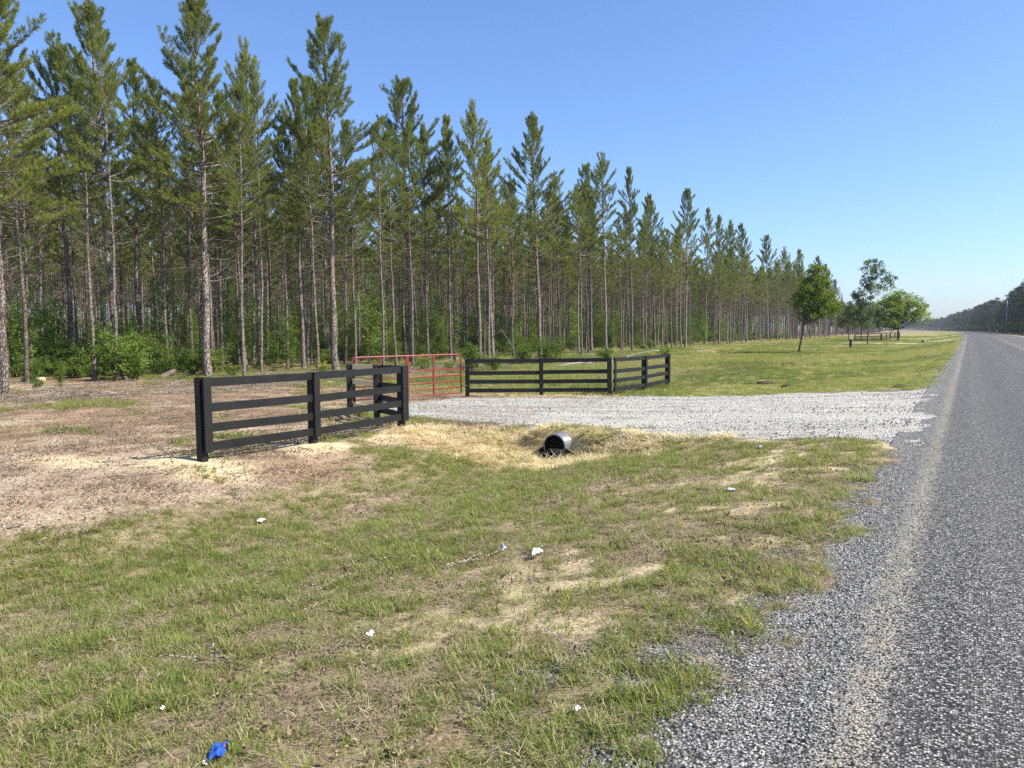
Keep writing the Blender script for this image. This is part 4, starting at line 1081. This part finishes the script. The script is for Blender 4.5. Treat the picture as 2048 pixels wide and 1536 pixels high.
def tufts(name, mat, specs):
    out = []
    for sp in specs:
        V, Q, t = blade_tuft(*sp[:4], **sp[4]) if len(sp) == 5 else blade_tuft(*sp)
        out.append(mesh_np(name, V, [Q], [M[mat]], dict(tone=t)))
    return out
def sample(n, x0, x1, y0, y1, dens, near=None):
    """random points kept with probability dens(X, Y)"""
    X = rng.uniform(x0, x1, n); Y = rng.uniform(y0, y1, n)
    dd = fw[0]*X+fw[1]*Y; lat = rt[0]*X+rt[1]*Y
    ok = (dd > 1.5)&(np.abs(lat) < dd*.74+1.2); X, Y = X[ok], Y[ok]
    k = rng.random(len(X)) < dens(X, Y); return X[k], Y[k]
def cov(key, pw=1.0):
    def f(X, Y): return np.clip(cover(X, Y)[key], 0, 1)**pw
    return f
def nearer(f, a, b, lo):
    def g(X, Y):
        d = np.hypot(X, Y); return f(X, Y)*(lo+(1-lo)*(1-ss(a, b, d)))
    return g
def lay(X, Y, dz=0): return np.column_stack([X, Y, ground_z(X, Y)+dz])
def tilt(n, s=.12): return np.column_stack([rng.normal(0, s, (n, 2)), rng.random(n)*6.283])
G1 = tufts('grass_tuft', 'grass', [(401, 9, .045, .0045, dict(rad=.045, lay=.9, dry=.18)), (402, 13, .052, .0045, dict(rad=.06, lay=.88, dry=.12)), (403, 14, .040, .004, dict(rad=.07, lay=.95, dry=.3)), (404, 10, .085, .005, dict(rad=.04, lay=.6, dry=.15)),
                                     (405, 7, .035, .003, dict(rad=.05, lay=.9, dry=.7)), (406, 20, .10, .0045, dict(rad=.05, lay=.55, dry=.12))])
X, Y = sample(480000, -12.5, -.5, 1.0, 15.5, nearer(lambda X, Y: np.clip(cover(X, Y)['grass']-.10, 0, 1)**1.1*(.10+.95*ss(.36, .60, fbm(X*5.5, Y*5.5, 409, 3))), 6, 14, .4))
n = len(X); s = rng.uniform(.6, 1.35, n)*(1+.12*np.hypot(X, Y)/6)
ix = rng.choice(6, n, p=[.24, .22, .20, .12, .17, .05])
scatter('verge_grass', lay(X, Y), tilt(n), np.column_stack([s, s, s*rng.uniform(.8, 1.2, n)]), ix, G1, 'short thin grass blades covering the near verge', 'grass')
# taller greener clumps here and there
G2 = tufts('grass_clump', 'grass_lush', [(411, 26, .15, .006, dict(rad=.05, lay=.6, dry=.06)), (412, 40, .12, .006, dict(rad=.09, lay=.65, dry=.08)), (413, 18, .20, .007, dict(rad=.04, lay=.5, dry=.05))])
X, Y = sample(16000, -30, -.9, 1.5, 30, lambda X, Y: (np.clip(cover(X, Y)['grass'], 0, 1)*ss(.48, .64, fbm(X*.9, Y*.9, 421, 3))*.6*(drive_sd(X, Y) < -.1)))
gx2 = np.array([(-1.9+rng.normal(0, .35), 17.2+rng.normal(0, .5)) for _ in range(46)]); X = np.concatenate([X, gx2[:, 0]]); Y = np.concatenate([Y, gx2[:, 1]])
n = len(X); s = rng.uniform(.5, 1.2, n); s[-46:] *= .55
gx3 = np.concatenate([rng.normal(0, 1, (k_, 2))*[a_, b_]+[x_, y_] for (x_, y_, a_, b_, k_) in ((-6.45, 14.05, .28, .18, 60), (-6.1, 14.75, .35, .12, 46), (-8.4, 13.9, .5, .2, 50), (-9.6, 14.2, .3, .15, 26), (-5.0, 13.5, .5, .2, 50), (-7.3, 13.1, .5, .15, 40), (-10.9, 8.5, .3, .2, 14), (-9.9, 7.6, .35, .12, 20))])
X = np.concatenate([X, gx3[:, 0]]); Y = np.concatenate([Y, gx3[:, 1]]); s = np.concatenate([s, rng.uniform(.4, .9, len(gx3))]); n = len(X)
scatter('grass_clumps', lay(X, Y), tilt(n, .08), np.column_stack([s, s, s]), rng.integers(0, 3, n), G2, 'taller tufts of fresh green grass dotted over verge and field', 'grass')
# the field beyond the entrance, mown by the road and rough by the trees
M['weed'] = leafmat('field_weeds', (.060, .105, .020), (.130, .185, .038), (.22, .26, .07), .4, dry=(.30, .20, .12))
G3 = tufts('field_grass', 'grass_lush', [(431, 60, .10, .010, dict(rad=.22, lay=.7, dry=.12, segs=2)), (432, 60, .14, .011, dict(rad=.22, lay=.6, dry=.2, segs=2)), (433, 40, .20, .012, dict(rad=.2, lay=.5, dry=.3, segs=2))])
G3 += tufts('field_weed', 'weed', [(434, 50, .20, .016, dict(rad=.22, lay=.6, dry=.15, segs=2))])+tufts('field_dry', 'grass', [(435, 50, .13, .010, dict(rad=.22, lay=.8, dry=.6, segs=2))])
def fieldd(X, Y): return np.clip(cover(X, Y)['grass'], 0, 1)*(drive_sd(X, Y) < -.2)*(.25+.75*(1-ss(40, 110, Y)))
Xa, Ya = sample(90000, -42, -.7, 23, 130, fieldd); Xa2, Ya2 = sample(14000, -36, -.7, 130, 260, lambda X, Y: (X-bend(Y) < -.8)*.8)
Xa = np.concatenate([Xa, Xa2]); Ya = np.concatenate([Ya, Ya2])
Xb, Yb = sample(34000, -42, -9.5, 9, 24, lambda X, Y: np.clip(cover(X, Y)['grass'], 0, 1)**1.4*(drive_sd(X, Y) < -.2)*.9)
Xc, Yc = sample(6000, 7.8, 40, 40, 260, lambda X, Y: .8+0*X)
X = np.concatenate([Xa, Xb, Xc]); Y = np.concatenate([Ya, Yb, Yc]); n = len(X)
rough = np.clip(.15+.85*ss(-9, -14, X), 0, 1); ix = np.where(rng.random(n) < rough, rng.integers(1, 3, n), 0)
v1 = fbm(X*.16, Y*.10, 436, 4); v2 = fbm(X*.20+40, Y*.12, 437, 4)
ix = np.where((rng.random(n) < ss(.44, .60, v1)*(.25+.65*rough)), 3, ix); ix = np.where((rng.random(n) < ss(.46, .62, v2)*(.45+.4*rough)), 4, ix)
s = rng.uniform(.6, 1.15, n)*(1+.5*ss(40, 120, Y)+.8*ss(130, 150, Y)); hz = np.where(X > -10, .6, 1.0)*(1-.55*ss(60, 130, Y))
scatter('field_grass', lay(X, Y), tilt(n, .06), np.column_stack([s, s, s*hz]), ix, G3, 'green grass of the field and verge beyond the gravel entrance', 'grass')
# straw mulch
ST = tufts('straw_wisp', 'straw', [(441, 46, .20, .0055, dict(rad=.16, flat=True, dry=.3)), (442, 36, .26, .005, dict(rad=.18, flat=True, dry=.3)), (443, 30, .16, .006, dict(rad=.12, lay=.9, dry=.3))])
X, Y = sample(26000, -16, -2.5, 11.2, 26, lambda X, Y: cover(X, Y)['straw']**1.3*.55*(drive_sd(X, Y) < .05)*~((np.abs(X+7.18) < .36) & (Y > 13.25) & (Y < 15.0)))
n = len(X); s = rng.uniform(.6, 1.3, n)
scatter('straw_mulch', lay(X, Y, .004), tilt(n, .15), np.column_stack([s, s, s]), rng.choice(3, n, p=[.45, .4, .15]), ST, 'pale straw strewn over the bank round the drain pipe', 'straw')
# dead leaves, pine needles and twigs on the bare ground
def leaf_bits(seed, n, size, rad):
    rs = np.random.default_rng(seed); C = np.column_stack([rs.normal(0, rad, (n, 2)), rs.uniform(.004, .02, n)])
    return leaves(C, rs, size, .012, 1, .4, .5)
LB = []
for k, (nn, sz, rd) in enumerate([(22, .030, .16), (30, .022, .18), (14, .040, .15)]):
    V, Q, t = leaf_bits(451+k, nn, sz, rd); LB.append(mesh_np('leaf_scraps', V, [Q], [M['litter']], dict(tone=t)))
TW = []
for k in range(4):
    rs = np.random.default_rng(461+k); mb = MB()
    for j in range(rs.integers(2, 5)):
        a = rs.random()*6.28; c_ = rs.normal(0, .12, 2); L = rs.uniform(.12, .6); m = 5
        pts = np.array([[c_[0]+math.cos(a)*L*(i/m-.5)+rs.normal(0, .012), c_[1]+math.sin(a)*L*(i/m-.5)+rs.normal(0, .012), .012+abs(rs.normal(0, .014))] for i in range(m+1)])
        mb.tube(pts, np.linspace(rs.uniform(.003, .007), .0015, m+1), 4, False)
    TW.append(mesh_np('twigs', np.concatenate(mb.v), [np.array(mb.q, int)], [M['twig']]))
X, Y = sample(150000, -34, -1.0, 1.2, 48, nearer(lambda X, Y: (cover(X, Y)['dirt']*.9+.22*(cover(X, Y)['u'] > -9)*(Y < 15))*(1-cover(X, Y)['sand']*.8)*(drive_sd(X, Y) < -.3)*(Y < 60)*(.35+.65*ss(.42, .6, fbm(X*.7, Y*.7, 471, 3)))*(1-.6*(Y > 24)), 9, 24, .25))
n = len(X); s = rng.uniform(.6, 1.4, n)
scatter('leaf_litter', lay(X, Y), tilt(n, .05), np.column_stack([s, s, s]), rng.integers(0, 3, n), LB, 'brown dead leaves and scraps lying on the bare ground', 'leaf litter')
X, Y = sample(12000, -36, -2.0, 1.5, 60, lambda X, Y: (cover(X, Y)['dirt']*.35+cover(X, Y)['strip']*.65+.03*(Y < 15))*(drive_sd(X, Y) < -.4))
n = len(X); s = rng.uniform(.5, 1.4, n)*(1+.9*ss(-20, -28, X))
scatter('fallen_twigs', lay(X, Y), tilt(n, .06), np.column_stack([s, s, s]), rng.integers(0, 4, n), TW, 'grey twigs and bits of branch strewn over the cleared ground', 'twigs')
M['thatch'] = leafmat('dead_thatch', (.10, .075, .045), (.30, .24, .14), (.55, .47, .31), .15)
M['pine_straw'] = leafmat('pine_straw', (.10, .062, .035), (.29, .19, .11), (.52, .39, .24), .1)
TH = tufts('thatch_wisp', 'thatch', [(491, 22, .055, .0035, dict(rad=.09, flat=True, dry=.2)), (492, 16, .085, .003, dict(rad=.10, flat=True, dry=.2)), (493, 12, .05, .004, dict(rad=.07, lay=.95, dry=.3))])
X, Y = sample(120000, -11.5, -.7, 1.0, 14, nearer(lambda X, Y: ss(-11, -9, X)*(cover(X, Y)['grav'] < .8)*(drive_sd(X, Y) < -.2)*.28*(.3+.7*ss(.38, .58, fbm(X*2.2, Y*2.2, 495, 3))), 6, 13, .3))
n = len(X); s = rng.uniform(.6, 1.3, n)
scatter('dead_thatch', lay(X, Y, .002), tilt(n, .1), np.column_stack([s, s, s]), rng.integers(0, 3, n), TH, 'dead brown grass stems matted between the living blades', 'thatch')
PS = tufts('pine_straw_wisp', 'pine_straw', [(496, 26, .14, .0045, dict(rad=.18, flat=True, dry=.15)), (497, 20, .17, .005, dict(rad=.2, flat=True, dry=.15))])
X, Y = sample(60000, -36, -8, 2, 56, nearer(lambda X, Y: cover(X, Y)['dirt']*(1-cover(X, Y)['sand'])*(Y < 26)*.8*(.15+.85*ss(.42, .58, fbm(X*.8, Y*.8, 498, 3))), 14, 34, .35))
n = len(X); s = rng.uniform(.6, 1.3, n)*(1+.5*ss(-18, -28, X))
scatter('pine_straw', lay(X, Y, .002), tilt(n, .1), np.column_stack([s, s, s]), rng.integers(0, 2, n), PS, 'reddish brown pine needles strewn over the cleared field', 'pine straw')
# loose crushed stone on the shoulder, the entrance and stray in the grass
SN = []
for k in range(5):
    bm = bmesh.new(); bmesh.ops.create_icosphere(bm, subdivisions=1, radius=1); rs = np.random.default_rng(481+k)
    ax = rs.uniform(.6, 1.1, 3)
    for v in bm.verts:
        f = rs.uniform(.72, 1.12); v.co = Vector((v.co.x*f*ax[0], v.co.y*f*ax[1], v.co.z*f*ax[2]*.85))
    V = np.array([v.co[:] for v in bm.verts]); F = np.array([[v.index for v in f.verts] for f in bm.faces]); bm.free()
    SN.append(mesh_np('stone', V, [F], [M['stone']]))
def stones(X, Y):
    c = cover(X, Y); u = c['u']; return np.clip(c['grav'], 0, 1)**1.5*(u < -.30)*(1-.6*(u > -.45))
X1, Y1 = sample(60000, -3.4, -.3, 1.8, 14, nearer(stones, 4, 12, .25))
X2, Y2 = sample(30000, -16, -.4, 12, 25.5, lambda X, Y: (drv_mask(X, Y) > .02)*(.12+.75*ss(.44, .58, fbm(X*.14, Y*1.7, 499, 3))))
n1, n2 = len(X1), len(X2)
z1 = np.maximum(ground_z(X1, Y1), np.where(X1 > -.8, road_z(X1, Y1), -9)); z2 = np.maximum(drv_z(X2, Y2), ground_z(X2, Y2))
s = np.concatenate([rng.gamma(4, .0012, n1)+.002, rng.gamma(5, .0022, n2)+.005])
X = np.concatenate([X1, X2]); Y = np.concatenate([Y1, Y2]); n = n1+n2
scatter('loose_gravel', np.column_stack([X, Y, np.concatenate([z1, z2])+s*.25]), rng.random((n, 3))*6.28, np.column_stack([s, s, s]), rng.integers(0, 5, n), SN, 'loose grey crushed stones on the road shoulder and gravel entrance', 'gravel')

# ------------------------------------------------------------------ logs and fallen limbs
def log(label, p, az, L, r0, r1, el=0.0, mat='bark', name='fallen_log', cat='log', cut=True, bendz=0.0):
    root = empty(name, p, az); tag(root, label, cat); mb = MB(); m = 7
    t = np.linspace(0, 1, m); rs = np.random.default_rng(int(abs(p[0]*100)))
    pts = np.stack([t*L*math.cos(el), rs.normal(0, .02*L**.5, m)*(t > 0), r0*.75+t*L*math.sin(el)+bendz*np.sin(t*3.14)], 1)
    mb.tube(pts, np.linspace(r0, r1, m), 10, True); mb.build('bark', M[mat], root, True)
    if cut:
        mc = MB(); a = unit(pts[1]-pts[0]); mc.tube(np.array([pts[0]-a*.012, pts[0]+a*.01]), r0*.93, 14, True); mc.build('cut_end', M['cutwood'], root)
    return root
log('short cut log showing its round pale end beneath the trees', at_depth(325, 40), 2.2, 1.6, .16, .13, .12)
log('pale stripped log lying on the ground at the far left', at_depth(84, 38), 3.4, 1.3, .13, .10, 0, 'pole', 'fallen_log', 'log', True)
for (px, dd, az, L, r0, el, lab) in [
    (1112, 50, .8, 4.6, .05, .06, 'long bare pale limb lying behind the middle of the right fence'),
    (1160, 52, .5, 3.8, .05, .14, 'pale fallen limb tilted up under the close pair of pines'),
    (1242, 62, .6, 3.2, .045, .22, 'short curved pale limb past the close pair of pines'),
    (700, 38, 2.4, 2.6, .035, .05, 'thin fallen limb on the raked strip left of the gate')]:
    log(lab, at_depth(px, dd), az, L, r0, .012, el, 'pole', 'fallen_limb', 'branch', False, .15)
# a snapped thin trunk folded over like a tent
p = at_depth(985, 52); root = empty('snapped_trunk', p, YAW); tag(root, 'thin pale snapped trunk folded over behind the right fence', 'dead tree')
mb = MB(); mb.tube(np.array([[0, 0, -.1], [.02, 0, 1.2], [-.02, .02, 2.3], [0, 0, 3.6]]), [.05, .045, .04, .03], 7); mb.build('stump', M['birch'], root, True)
mb = MB(); mb.tube(np.array([[0, 0, 1.9], [.6, .1, 2.45], [1.2, .2, 1.5], [2.0, .3, .2]]), [.04, .035, .03, .02], 7); mb.build('folded_top', M['birch'], root, True)

# ------------------------------------------------------------------ litter dropped in the verge
def scrap(name, label, px, py, w_, h_, mat, seed, rise=.03, cat='litter'):
    rs = np.random.default_rng(seed); p, d = hit(px, py); n = 12
    gx_, gy_ = np.meshgrid(np.linspace(-1, 1, n), np.linspace(-1, 1, n)); x = gx_.ravel(); y = gy_.ravel()
    edge = 1-.22*vnoise(x*1.1+seed, y*1.1, seed)*np.ones_like(x)
    z = rise*(.25+1.3*fbm(x*1.4+seed, y*1.4, seed, 3))*(1.1-.5*np.maximum(abs(x), abs(y)))+.012
    up_ = np.stack([x*w_*.5*edge, y*h_*.5*edge, z], 1); th = up_-[0, 0, .003]
    i = (np.arange(n-1)[:, None]*n+np.arange(n-1)[None]).ravel(); q = np.stack([i, i+1, i+1+n, i+n], 1)
    b = np.concatenate([np.arange(n), np.arange(1, n)*n+n-1, (n-1)*n+np.arange(n-2, -1, -1), np.arange(n-2, 0, -1)*n]); e = np.stack([b, b+n*n, np.roll(b, -1)+n*n, np.roll(b, -1)], 1)
    o = obj(name, mesh_np(name, np.vstack([up_, th]), [np.vstack([q, q[:, ::-1]+n*n, e])], [M[mat]], None, True), None, p, (0, 0, rs.random()*6.28))
    return tag(o, label, cat)
scrap('paper_scrap', 'white peaked scrap of paper in the middle of the grass', 1075, 1116, .10, .12, 'paper', 3, .09)
scrap('paper_scrap', 'crumpled white wrapper near the fence in the dry grass', 522, 1048, .14, .08, 'paper', 5, .07)
scrap('paper_scrap', 'small crumpled white scrap in the lower middle of the verge', 740, 1280, .055, .045, 'paper', 6, .05)
scrap('paper_scrap', 'tiny white scrap in the lower left grass', 325, 1424, .03, .022, 'paper', 8, .02)
scrap('paper_scrap', 'grey white scrap beside the gravel entrance', 1520, 897, .11, .08, 'greylitter', 9, .04)
scrap('plastic_scrap', 'dull grey plastic scrap left of the white peaked paper', 1005, 1106, .08, .07, 'greylitter', 10, .06)
scrap('plastic_scrap', 'pale blue flattened litter near the road', 1460, 984, .12, .07, 'cyan', 11, .04)
scrap('plastic_scrap', 'pale grey blue scrap on the stray gravel', 1153, 1427, .06, .03, 'greylitter', 12, .025)
scrap('cloth_rag', 'bright blue rag lying at the bottom of the verge', 438, 1516, .15, .075, 'blue', 13, .045, 'rag')
scrap('paper_scrap', 'white end of a wrapper beside the blue rag', 412, 1532, .045, .025, 'paper', 14, .02)

M['mud'] = simple('dark_soil', (.045, .030, .020), (.12, .085, .055), 14, .95, .1, .6)
for (px, py, r_, lab) in ((1533, 768, .28, 'dark lump of turned soil on the mown slope past the right fence'), (1578, 773, .2, 'smaller dark soil lump right of the larger one on the slope'), (1802, 774, .16, 'dark soil lump in the mown grass near the road')):
    p, d = hit(px, py); bm = bmesh.new(); bmesh.ops.create_icosphere(bm, subdivisions=3, radius=1); rs = np.random.default_rng(px)
    for v in bm.verts:
        q = v.co.copy(); f = .75+.5*float(fbm(np.array([q.x*1.7+px]), np.array([q.y*1.7+q.z]), 7, 3)[0]); v.co = Vector((q.x*f*r_*1.5, q.y*f*r_*.8, q.z*f*r_*.5))
    V = np.array([v.co[:] for v in bm.verts]); F = np.array([[v.index for v in f.verts] for f in bm.faces]); bm.free()
    tag(obj('soil_lump', mesh_np('soil_lump', V, [F], [M['mud']], None, True), None, p, (0, 0, YAW)), lab, 'soil lump')

# ------------------------------------------------------------------ far things along the road
c2 = at_depth(1762, 137)[:2]
e = unit(np.array([0, 1.0]))
L0 = at_depth(1709, 140.5)[:2]; R0 = at_depth(1780, 160)[:2]
mid = lambda a, b: tuple((np.array(a)+np.array(b))/2)
board_fence('second black four board fence, far along the verge under the trees', [([tuple(L0), mid(L0, c2), tuple(c2)], -1), ([tuple(c2), mid(c2, R0), tuple(R0)], -1)], detail=False)
a3 = at_depth(1779, 168)[:2]; b3 = at_depth(1798, 176)[:2]
board_fence('third black board fence, farthest on the left under the broad rounded tree', [([tuple(a3), mid(a3, b3), tuple(b3)], -1)], detail=False)
p, d = hit(1701, 696)
root = empty('utility_post', p); tag(root, 'short black utility post with a white cap in the verge', 'utility post')
mb = MB(); mb.box((0, 0, .5), (1, 0, 0), (0, 1, 0), (0, 0, 1), .13, .13, .55, .02); mb.build('post', M['plastic'], root)
mb = MB(); mb.box((0, 0, 1.12), (1, 0, 0), (0, 1, 0), (0, 0, 1), .14, .14, .068, .03); mb.build('cap', M['white'], root)
pz_ = at_depth(1846, 118)
culvert('small drain pipe end in the straw beside the second entrance', pz_[0], pz_[1], pz_[1]+6, pz_[2]-.1, .2, 0, detail=False)
# on the right, across the road
def pole(label, p, H, r, parts=True, name='utility_pole'):
    root = empty(name, p); tag(root, label, 'utility pole'); mb = MB()
    mb.tube(np.array([[0, 0, -.3], [0, 0, H*.5], [0, 0, H]]), [r, r*.85, r*.65], 10); mb.build('shaft', M['pole'], root, True)
    if parts:
        mb = MB(); mb.box((0, -.0, H-.9), (1, 0, 0), (0, 1, 0), (0, 0, 1), .9, .06, .06, .01); mb.build('crossarm', M['pole'], root)
        for sx in (-.8, 0, .8):
            mb = MB(); mb.tube(np.array([[sx, 0, H-.84 if sx else H], [sx, 0, H-.66 if sx else H+.2]]), [.05, .035], 8); mb.build('insulator', M['white'], root, True)
    return root
pp = at_depth(2011, 262); pole('tall weathered utility pole right of the road by the far fence', pp, 11.3, .15)
p2 = at_depth(1844, 330); pole('thin distant pole left of the road before the dark wood', p2, 3.2, .07, False, 'marker_pole')
# two power lines sag across the sky from the pole to another one outside the picture, seen only as wires
for k, (za, yb) in enumerate([(11.2, 30), (9.4, 28)]):
    a = pp+np.array([0, 0, za]); b = np.array([26.0, 60.0, yb*.4+1]); far = np.array([-60.0, 900.0, za-3.0])
    t = np.linspace(0, 1, 24)[:, None]
    pts = np.vstack([(b+(a-b)*t)-np.array([0, 0, 1])*(4*1.6*t*(1-t)), (a+(far-a)*t[1:])-np.array([0, 0, 1])*(4*2.2*t[1:]*(1-t[1:]))])
    mb = MB(); mb.tube(pts, .012, 4, False); o = mb.build('power_line', M['wire']); tag(o, ['upper', 'lower'][k]+' power line running past the tall utility pole', 'power line')
f0 = at_depth(2014, 262)[:2]; f1 = at_depth(2036, 264)[:2]
board_fence('far black board fence on the right beside the utility pole', [([tuple(f0), mid(f0, f1), tuple(f1)], 1)], detail=False)
g0 = at_depth(2037.5, 264)[:2]; g1 = g0+unit(f1-f0)*4.6
tube_gate('far red tubular gate at the right edge of the photo', g0, g1, gz(*g0)+.1, 1.35, 0, False)
put_shrub(SH[0], at_depth(2008, 255), 'small bright green bush at the foot of the utility pole', 1.0)
p = at_depth(2000, 256); root = empty('sign_board', p, YAW-.5); tag(root, 'dark board sign beside the utility pole', 'sign')
mb = MB(); mb.box((0, 0, .95), (1, 0, 0), (0, 1, 0), (0, 0, 1), .5, .04, .35, .01); mb.build('panel', M['plastic'], root)
for sx in (-.42, .42):
    mb = MB(); mb.box((sx, .06, .6), (1, 0, 0), (0, 1, 0), (0, 0, 1), .05, .05, .75, .005); mb.build('leg', M['plastic'], root)
p = at_depth(1976, 268); root = empty('notice_board', p, YAW-.5); tag(root, 'small tan board low beside the far road', 'sign')
mb = MB(); mb.box((0, 0, .62), (1, 0, 0), (0, 1, 0), (0, 0, 1), .55, .03, .28, .01); mb.build('panel', M['brown'], root)
for sx in (-.45, .45):
    mb = MB(); mb.box((sx, .05, .3), (1, 0, 0), (0, 1, 0), (0, 0, 1), .04, .04, .4, .005); mb.build('leg', M['pole'], root)
p = at_depth(1992, 258); root = empty('mailbox', p, -1.2); tag(root, 'pale mailbox on a post beside the far road', 'mailbox')
mb = MB(); n = 10; prof = [(-.1, 0), (.1, 0)]+[(.1*math.cos(a), .12+.1*math.sin(a)) for a in np.linspace(0, math.pi, n)]
V = [(x, y, 1.05+z) for y in (-.26, .26) for x, z in prof]; k = len(prof)
mb.add(V, [(i, (i+1) % k, k+(i+1) % k, k+i) for i in range(k)], [(0, i+1, i) for i in range(1, k-1)]+[(k, k+i, k+i+1) for i in range(1, k-1)]); mb.build('box', M['white'], root)
mb = MB(); mb.box((0, 0, .5), (1, 0, 0), (0, 1, 0), (0, 0, 1), .05, .05, .55, .005); mb.build('post', M['pole'], root)
p = at_depth(1878, 240); root = empty('marker_post', p); tag(root, 'small white marker post in the grass left of the road\'s end', 'marker')
mb = MB(); mb.box((0, 0, .4), (1, 0, 0), (0, 1, 0), (0, 0, 1), .16, .1, .5, .05); mb.build('post', M['white'], root)

# dark pine wood that follows the road on the right, far away
FP = []
for k in range(4):
    rs = np.random.default_rng(700+k); H = 15; mb = MB()
    mb.tube(np.array([[0, 0, -.3], [.1, 0, 7], [0, .1, 13.5]]), [.2, .15, .05], 7, False); C, RD = [], []
    for j in range(60):
        z = rs.uniform(.36, 1.0); r_ = 2.7*math.sin(min(1, (1.04-z)/.30)*1.57)*rs.random()**.5; az = rs.random()*6.28
        C.append((math.cos(az)*r_, math.sin(az)*r_, z*H)); RD.append(rs.uniform(.6, 1.1))
        if rs.random() < .5: mb.tube(np.array([[0, 0, z*H-.8], [C[-1][0], C[-1][1], C[-1][2]]]), [.05, .02], 4, False)
    V, Q, t = leaves(np.array(C), rs, .42, RD, 34, .7)
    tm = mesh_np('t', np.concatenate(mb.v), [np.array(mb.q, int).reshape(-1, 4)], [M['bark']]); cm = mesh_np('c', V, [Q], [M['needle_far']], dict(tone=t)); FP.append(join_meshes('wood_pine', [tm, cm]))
P = []
for row in range(9):
    y = 215.0
    while y < 1900:
        off = 19+row*4.6+rng.normal(0, 1.1); P.append((off+bend(y)+0.0, y)); y += rng.uniform(3.4, 5.6)*(1+y/1500)
# the wood also closes the view behind the far end of the road and the left row
for k in range(420):
    y = rng.uniform(330, 900); P.append((rng.uniform(-62, -34)+bend(y)-.02*(y-330), y))
P = np.array(P); n = len(P); s = rng.uniform(.82, 1.18, n)
s = np.where(P[:, 0] < -20, s*.85, s)
zz = ground_z(P[:, 0], P[:, 1])-.1
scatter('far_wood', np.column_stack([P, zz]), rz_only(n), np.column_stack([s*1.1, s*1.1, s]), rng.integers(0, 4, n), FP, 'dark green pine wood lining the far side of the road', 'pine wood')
# its leafy hem, so that the wood closes down to the ground
P = np.array([(18.0+rng.uniform(0, 14)+bend(y), y) for y in rng.uniform(215, 900, 700)]); n = len(P); s = rng.uniform(1.2, 2.2, n)
scatter('wood_hem', np.column_stack([P, ground_z(P[:, 0], P[:, 1])-.1]), rz_only(n), np.column_stack([s, s, s]), rng.integers(0, len(UG), n), UG, 'shrubby hem along the foot of the far wood', 'undergrowth')

# ------------------------------------------------------------------ the hazy air of a warm morning
mh, nth, oh = newmat('haze'); pv = nth.nodes.new('ShaderNodeVolumePrincipled')
pv.inputs['Color'].default_value = (.86, .92, 1.0, 1); pv.inputs['Density'].default_value = .00016; pv.inputs['Anisotropy'].default_value = .2
nth.links.new(pv.outputs[0], oh.inputs['Volume'])
mb = MB(); mb.box((0, 1200, 11), (1, 0, 0), (0, 1, 0), (0, 0, 1), 3600, 4000, 17)
tag(mb.build('haze', mh), 'thin pale haze that softens the far wood', 'haze', kind='stuff')
